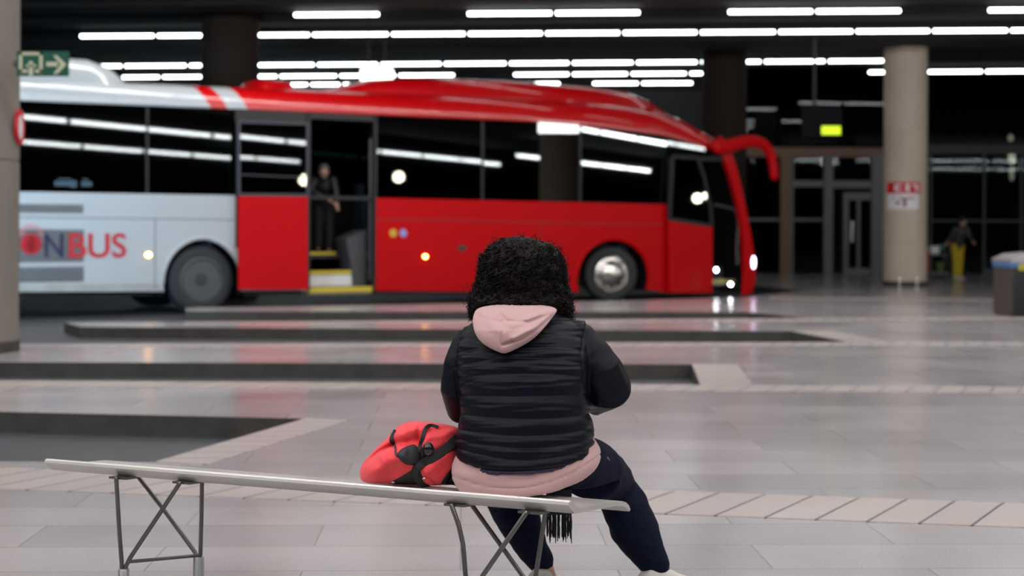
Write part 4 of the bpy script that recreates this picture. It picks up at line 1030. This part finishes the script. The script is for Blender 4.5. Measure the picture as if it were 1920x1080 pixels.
# ------------------------------------------------------------ soft slabs drawn by outline
class Pillow:
    def __init__(s, out, c, Yc, T, Tb, relief=None, na=128, nr=34, pw=2.4):
        s.o = chaikin(out, 2); s.c = c; s.Yc = Yc if callable(Yc) else (lambda x, y: Yc); s.T = T; s.Tb = Tb; s.rel = relief; s.na = na; s.nr = nr; s.pw = pw
        A = []
        for x, y in s.o: A.append((math.atan2(y-c[1], x-c[0]), math.hypot(x-c[0], y-c[1])))
        A.sort(); s.A = np.array([a[0] for a in A]); s.Rr = np.array([a[1] for a in A])
        s.A = np.concatenate([s.A-2*PI, s.A, s.A+2*PI]); s.Rr = np.concatenate([s.Rr]*3)
    def R(s, a): return float(np.interp(a, s.A, s.Rr))
    def rho(s, x, y): return math.hypot(x-s.c[0], y-s.c[1])/s.R(math.atan2(y-s.c[1], x-s.c[0]))
    def Y(s, x, y):
        r = min(1, s.rho(x, y)); Y = s.Yc(x, y)-s.T*(1-r**s.pw)**.6
        if s.rel: Y -= s.rel(x, y)*(1-r**8)
        return Y
    def mesh(s):
        q = MB(); V = [at(*s.c, s.Y(*s.c))]; Fc = []; na, nr = s.na, s.nr
        rr = [1-(1-i/nr)**1.5 for i in range(1, nr+1)]
        for r in rr:
            for j in range(na):
                a = -PI+2*PI*j/na; R = s.R(a)*r; x, y = s.c[0]+R*math.cos(a), s.c[1]+R*math.sin(a); V.append(at(x, y, s.Y(x, y)))
        for j in range(na): Fc.append((0, 1+(j+1) % na, 1+j))
        for i in range(nr-1):
            for j in range(na):
                a, b = 1+i*na+j, 1+i*na+(j+1) % na; Fc.append((a, b, b+na, a+na))
        o = len(V); rb = [.93, .75, .4]
        for r in rb:
            for j in range(na):
                a = -PI+2*PI*j/na; R = s.R(a)*r; x, y = s.c[0]+R*math.cos(a), s.c[1]+R*math.sin(a); V.append(at(x, y, s.Yc(x, y)+s.Tb*(1-r**2)**.5))
        V.append(at(*s.c, s.Yc(*s.c)+s.Tb))
        last = 1+(nr-1)*na
        for i in range(3):
            p0 = last if i == 0 else o+(i-1)*na
            for j in range(na):
                a, b = p0+j, p0+(j+1) % na; c_, d_ = o+i*na+(j+1) % na, o+i*na+j; Fc.append((a, b, c_, d_))
        for j in range(na): Fc.append((o+2*na+j, o+2*na+(j+1) % na, len(V)-1))
        return V, Fc
def gl(x, y, pts, sg_):
    return math.exp(-(float(seg_d(np.array([x]), np.array([y]), pts)[0])/sg_)**2)
# --- hood
hood_o = [(894, 577), (887, 592), (886, 606), (890, 624), (900, 640), (915, 651), (930, 658), (944, 664), (958, 659), (975, 651), (997, 638), (1012, 624), (1028, 606), (1038, 592), (1047, 580), (1030, 573), (985, 570), (930, 571)]
def hoodY(x, y): return float(np.interp(y, [565, 590, 620, 664], [4.42, 4.345, 4.275, 4.232]))+.00006*(x-950)**1*.3
def hrel(x, y):
    r = 0
    r += .016*gl(x, y, [(1036, 588), (1005, 612), (965, 634)], 7)
    r -= .014*gl(x, y, [(1044, 584), (1010, 617), (975, 636), (944, 646)], 3.2)
    r += .010*gl(x, y, [(1025, 582), (995, 597), (960, 610)], 6)
    r -= .010*gl(x, y, [(1030, 590), (990, 604), (950, 602), (940, 590)], 3.5)
    r += .008*gl(x, y, [(905, 590), (925, 612), (944, 625)], 9)
    r -= .006*gl(x, y, [(890, 590), (915, 600), (942, 604)], 4)
    r -= .0035*gl(x, y, [(944, 572), (944, 602)], 1.8)
    r -= .0045*gl(x, y, [(941, 622), (939, 640), (944, 660)], 2.0)
    r += .006*gl(x, y, [(930, 570), (990, 574), (1030, 572)], 5)
    r += noise.noise(Vector((x*.03, y*.05, 1)))*.004
    return r
ph = Pillow(hood_o, (955, 604), hoodY, .052, .02, hrel, na=180, nr=48)
V, Fc = ph.mesh(); mk('hood', V, Fc, M['pink'], hoodie, True, sharp=0)
# --- hair
q = MB()
HR = [(440, 958, 992, .03), (446, 936, 1014, .06), (456, 917, 1039, .085), (472, 903, 1054, .105), (495, 894, 1062, .12), (522, 889, 1067, .128), (548, 881, 1073, .13), (566, 876, 1077, .125), (580, 877, 1077, .112), (590, 892, 1068, .09)]
q.loft([ring(L, R, py, 4.50+(.02 if py < 560 else .0), ry, n=64, p=2.1) for py, L, R, ry in HR])
me = union(q, .006, 6)
v = verts_np(me); nn = norms_np(me)
for i in range(len(v)):
    p = Vector(v[i]); v[i] = v[i]+nn[i]*(noise.noise(p*28)*.005+noise.noise(p*70)*.006-.009)
set_verts(me, v)
base_v, base_n = verts_np(me).copy(), norms_np(me).copy()
mh = me.copy(); shift_to(mh, pr); hair = mo('hair', mh, M['hair'], pr, sharp=0)
bpx, bpy_ = proj_np(base_v)
idx = np.where((base_n[:, 1] < .55))[0]
V = []; Fc = []
R3 = random.Random(11)
def curl(p, d, L, hr, turns, tr):
    n_ = 26; T = d.normalized(); a = T.orthogonal().normalized(); ph0 = R3.uniform(0, 2*PI); g = Vector((0, 0, -1)); pts = []
    c_ = p.copy()
    for i in range(n_):
        f_ = i/(n_-1); T = (T+g*.06+Vector((R3.gauss(0, .05), R3.gauss(0, .05), R3.gauss(0, .05)))).normalized()
        A_ = (a-T*a.dot(T)).normalized(); B_ = T.cross(A_); c_ = c_+T*L/n_
        an = ph0+turns*2*PI*f_; e_ = hr*min(1, f_*4)
        pts.append(c_+A_*math.cos(an)*e_+B_*math.sin(an)*e_)
    o = len(V)
    for i, c2 in enumerate(pts):
        t_ = (pts[min(i+1, n_-1)]-pts[max(0, i-1)]).normalized(); u1 = t_.orthogonal().normalized(); u2 = t_.cross(u1); rr = tr*(1-.7*(i/(n_-1))**3)
        for k_ in range(3): V.append(tuple(c2+(u1*math.cos(2.094*k_)+u2*math.sin(2.094*k_))*rr))
    for i in range(n_-1):
        for k_ in range(3): Fc.append((o+i*3+k_, o+i*3+(k_+1) % 3, o+i*3+3+(k_+1) % 3, o+i*3+3+k_))
NC = 5200
for c_i in range(NC):
    i = int(R3.choice(idx)); p = Vector(base_v[i]); n_ = Vector(base_n[i])
    dn = Vector((0, 0, -1)); tg = (dn-n_*dn.dot(n_)); tg = tg.normalized() if tg.length > .1 else Vector((R3.gauss(0, 1), R3.gauss(0, 1), 0)).normalized()
    rnd = Vector((R3.gauss(0, 1), R3.gauss(0, 1), R3.gauss(0, .6))); rnd -= n_*rnd.dot(n_)
    d = tg*.9+rnd*.6+n_*R3.uniform(.0, .40)
    low = bpy_[i] > 552
    if low and abs(bpx[i]-977) < 70: L = R3.uniform(.015, .03)
    else: L = R3.uniform(.03, .055)
    curl(p-n_*.006, d, L, R3.uniform(.004, .008), R3.uniform(1.5, 3.0), R3.uniform(.0009, .0016))
o = mk('curls', V, Fc, M['hair'], hair, False, sharp=0)
o.data.transform(pr.matrix_world.inverted())
tag(o, kind='stuff')

# ============================================================ BAG on the bench
M['bagred'] = pm('coral_red_fabric', (.86, .048, .060), .62, sheen=.2, var=.08, vscale=30, bump=.3, bscale=160, bdist=.001)
M['strap'] = pm('black_webbing', (.007, .007, .008), .6, bump=.3, bscale=300, bdist=.001)
bg = empty('backpack', (-.33, 4.42, .4525), 'soft coral red backpack with black straps lying on the steel bench', 'bag')
bo = [(674, 884), (680, 868), (694, 852), (711, 834), (724, 823), (733, 812), (744, 800), (760, 792), (780, 789), (805, 791), (828, 794), (848, 798), (862, 803), (865, 830), (862, 852), (854, 876), (845, 898), (832, 911), (805, 912), (770, 909), (735, 908), (705, 907), (684, 905), (675, 898)]
def bagYc(x, y): return 4.425+.0007*(y-850)*-1*.3
def brel(x, y):
    r = 0
    r -= .030*gl(x, y, [(673, 880), (690, 862), (712, 845), (735, 834)], 4.5)
    r += .014*gl(x, y, [(690, 850), (715, 832), (730, 822)], 8)
    r += .024*gl(x, y, [(695, 890), (722, 868), (745, 858)], 18)
    r -= .020*gl(x, y, [(742, 832), (760, 830), (782, 824)], 7)
    r += .016*gl(x, y, [(745, 815), (770, 805), (790, 802)], 9)
    r -= .010*gl(x, y, [(786, 800), (783, 815), (788, 835)], 4)
    r += .012*gl(x, y, [(805, 820), (835, 812), (858, 806)], 8)
    r -= .008*gl(x, y, [(800, 808), (830, 804), (862, 799)], 3)
    r -= .014*gl(x, y, [(790, 862), (815, 850), (835, 838)], 7)
    r += .012*gl(x, y, [(800, 885), (820, 870), (845, 850)], 9)
    r += noise.noise(Vector((x*.035, y*.035, 5)))*.012+noise.noise(Vector((x*.09, y*.07, 8)))*.0035
    return r
bp_ = Pillow(bo, (775, 852), bagYc, .085, .06, brel, na=200, nr=56, pw=2.8)
V, Fc = bp_.mesh()
V = [(x, y, max(z, .4535)) for x, y, z in V]
mk('bag_body', V, Fc, M['bagred'], bg, True, sharp=0)
def on_bag(out, c, th, mat, name, par, rel=None):
    p_ = Pillow(out, c, lambda x, y: bp_.Y(x, y)+.004, th, .006, rel, na=80, nr=16, pw=3); V, Fc = p_.mesh()
    return mk(name, [(x, y, max(z, .453)) for x, y, z in V], Fc, mat, par, True, sharp=0)
on_bag([(742, 852), (752, 841), (768, 834), (779, 832), (786, 842), (790, 858), (788, 870), (776, 873), (762, 872), (750, 864)], (768, 854), .022, pm('dark_pocket_fabric', (.018, .020, .024), .6, bump=.3, bscale=200, bdist=.001), 'pocket', bg)
on_bag([(728, 905), (752, 893), (772, 880), (786, 872), (790, 884), (796, 900), (812, 911), (770, 911), (735, 909)], (770, 898), .012, M['strap'], 'base_panel', bg)
on_bag([(822, 911), (838, 888), (852, 870), (860, 858), (862, 880), (856, 903), (846, 912)], (850, 890), .014, M['strap'], 'back_panel', bg)
on_bag([(792, 893), (802, 897), (812, 905), (815, 912), (800, 909), (791, 901)], (801, 903), .014, M['bagred'], 'strap_tongue', bg)
def ribbon(pts, wpx, th, mat, name, par, off=.003):
    pts = chaikin(pts, 2, False); P3 = []
    for i, (x, y) in enumerate(pts): P3.append(Vector(at(x, y, bp_.Y(x, y)-off)))
    q = MB(); rings = []; n_ = len(P3)
    for i, p_ in enumerate(P3):
        T = (P3[min(i+1, n_-1)]-P3[max(0, i-1)]).normalized(); N_ = Vector((0, -1, .1)); N_ = (N_-T*N_.dot(T)).normalized(); S_ = T.cross(N_)
        ww = (wpx(i/(n_-1)) if callable(wpx) else wpx)/620/2
        rings.append([p_+S_*ww*a_+N_*th*b_ for a_, b_ in ((-1, -.3), (-1, .6), (-.8, 1), (.8, 1), (1, .6), (1, -.3))])
    q.loft(rings); return q.obj(name, mat, par, True, sharp=40)
ribbon([(862, 816), (850, 830), (828, 848), (805, 862), (786, 872), (776, 886), (786, 902), (800, 911)], lambda f: 21-9*f, .007, M['strap'], 'shoulder_strap', bg, .004)
ribbon([(822, 801), (806, 796), (797, 804), (793, 820), (788, 836), (786, 848)], lambda f: 6+3*f, .005, M['strap'], 'side_strap', bg)
ribbon([(741, 808), (736, 817), (733, 826), (738, 832)], 8, .005, M['strap'], 'side_strap', bg)
ribbon([(738, 830), (742, 840), (741, 850), (745, 856)], 3.5, .003, pm('cord_dark', (.05, .02, .02), .6), 'cord', bg)
ribbon([(793, 840), (791, 856), (789, 872)], 7, .006, M['strap'], 'side_strap', bg)
c_ = Vector(at(803, 842, bp_.Y(803, 842)-.008)); q = MB(); q.ball(c_, .018, .014, .021, 20, 12); q.obj('buckle', pm('glossy_black', (.012, .012, .013), .12, coat=.6), bg, True)
for x, y in ((795, 897), (737, 904)):
    c_ = Vector(at(x, y, bp_.Y(x, y)-.012)); q = MB(); q.ball(c_, .006, .004, .004, 12, 8); q.obj('metal_ring', M['chrome'], bg, True)
# loose strap end lying on the seat towards the person
q = MB(); pts = [atz(838, 905, .458), atz(862, 908, .456), atz(880, 918, .455), atz(905, 926, .455)]
q.tube(pts, [.022, .024, .02, .014], 12, flat=.13, up=(0, 0, 1)); q.obj('loose_strap', M['strap'], bg, True)

# ============================================================ FRINGE hanging under the seat
M['fringe'] = pm('fringe_yarn', (.006, .010, .014), .8)
Yg_ = 4.335
fr_ = empty('fringed_scarf', at(1048, 960, Yg_), 'dark scarf end with long fringe hanging below the right end of the bench', 'scarf')
q = MB(); a_, b2 = at(1024, 962, Yg_), at(1072, 940, Yg_)
q.box(a_[0], Yg_-.005, a_[2]-.005, b2[0], Yg_+.012, .456, .003); q.obj('cloth', M['fringe'], fr_, True)
for i in range(30):
    x = 1026+45*i/29+rs.uniform(-1, 1)
    if 1043 < x < 1045.5 or 1051.5 < x < 1053.5: continue
    yb = 1010+rs.uniform(-7, 6)+3*math.sin(i*.7)
    q = MB(); p_ = [at(x+rs.uniform(-.6, .6), y, Yg_+rs.uniform(-.004, .006)) for y in np.linspace(956, yb, 7)]
    q.tube(p_, [.0022, .0022, .0024, .0022, .0024, .0022, .0012], 6); q.obj('fringe_strand', M['fringe'], fr_, True)

# ============================================================ LIGHTING
w = bpy.data.worlds.new('world'); scene.world = w; w.use_nodes = True
w.node_tree.nodes['Background'].inputs[0].default_value = (.55, .62, .70, 1)
w.node_tree.nodes['Background'].inputs[1].default_value = .02
def strip(x, y, z, L, power, wid=.06, col=(1, .965, .965), name='ceiling_strip'):
    l = bpy.data.lights.new(name, 'AREA'); l.shape = 'RECTANGLE'; l.size = L; l.size_y = wid; l.energy = power; l.color = col
    o = bpy.data.objects.new(name, l); COL.objects.link(o); o.location = (x, y, z); return o
# the station's other rows of tubes, above and behind the camera
for y in (22.0, 18.5, 15.3, 12.0, 8.7, 5.4, 2.1, -1.0, -4.5):
    x = -18.0
    while x < 9:
        L = 4.5
        if (int(x*7+y*13) % 6): strip(x+L/2, y, CZ, L, 80).rotation_euler = (math.radians(14), 0, 0)
        x += L+.15
# three rows run on far to the right
for y, x0, x1 in ((15.3, 27., 47.), (-1.0, 13.8, 54.), (-12., 27., 47.), (4.5, 46., 66.)):
    x = x0
    while x < x1: strip(x+2.2, y, CZ, 4.4, 90, .13, (.93, .98, 1)).rotation_euler = (math.radians(78), 0, 0); x += 4.65
# lamp collar on the column that shows in the bus glass
a = strip(14.0-.66, 20.75+.28, 4.15, 1.25, 50, .40, (1, 1, .97)); a.rotation_euler = Vector((-.92, .39, 0)).to_track_quat('-Z', 'Y').to_euler()
def mirror_lamp(px, py, t, rad, e):
    r_ = Vector(ray(px, py)); k_ = (P1.x*nrm.x+P1.y*nrm.y)/(r_.x*nrm.x+r_.y*nrm.y); X = Vector((0, 0, CH))+r_*k_
    d = r_-nrm*2*(r_.x*nrm.x+r_.y*nrm.y); d.normalize()
    l = bpy.data.lights.new('warm_lamp', 'POINT'); l.energy = e; l.shadow_soft_size = rad; l.color = (1, .9, .68)
    o = bpy.data.objects.new('warm_lamp', l); COL.objects.link(o); o.location = X+d*t
mirror_lamp(565, 338, 20, .16, 110); mirror_lamp(753, 332, 20, .16, 110); mirror_lamp(1300, 372, 20, .14, 110); mirror_lamp(1318, 366, 22, .12, 90)
# daylight entrance far to the left
a = strip(-15, 4, 2.4, 8, 190, 2, (.42, .74, 1), 'entrance_daylight'); a.data.spread = math.radians(20); a.rotation_euler = Vector((5.2, 18, -.9)).to_track_quat('-Z', 'Y').to_euler()
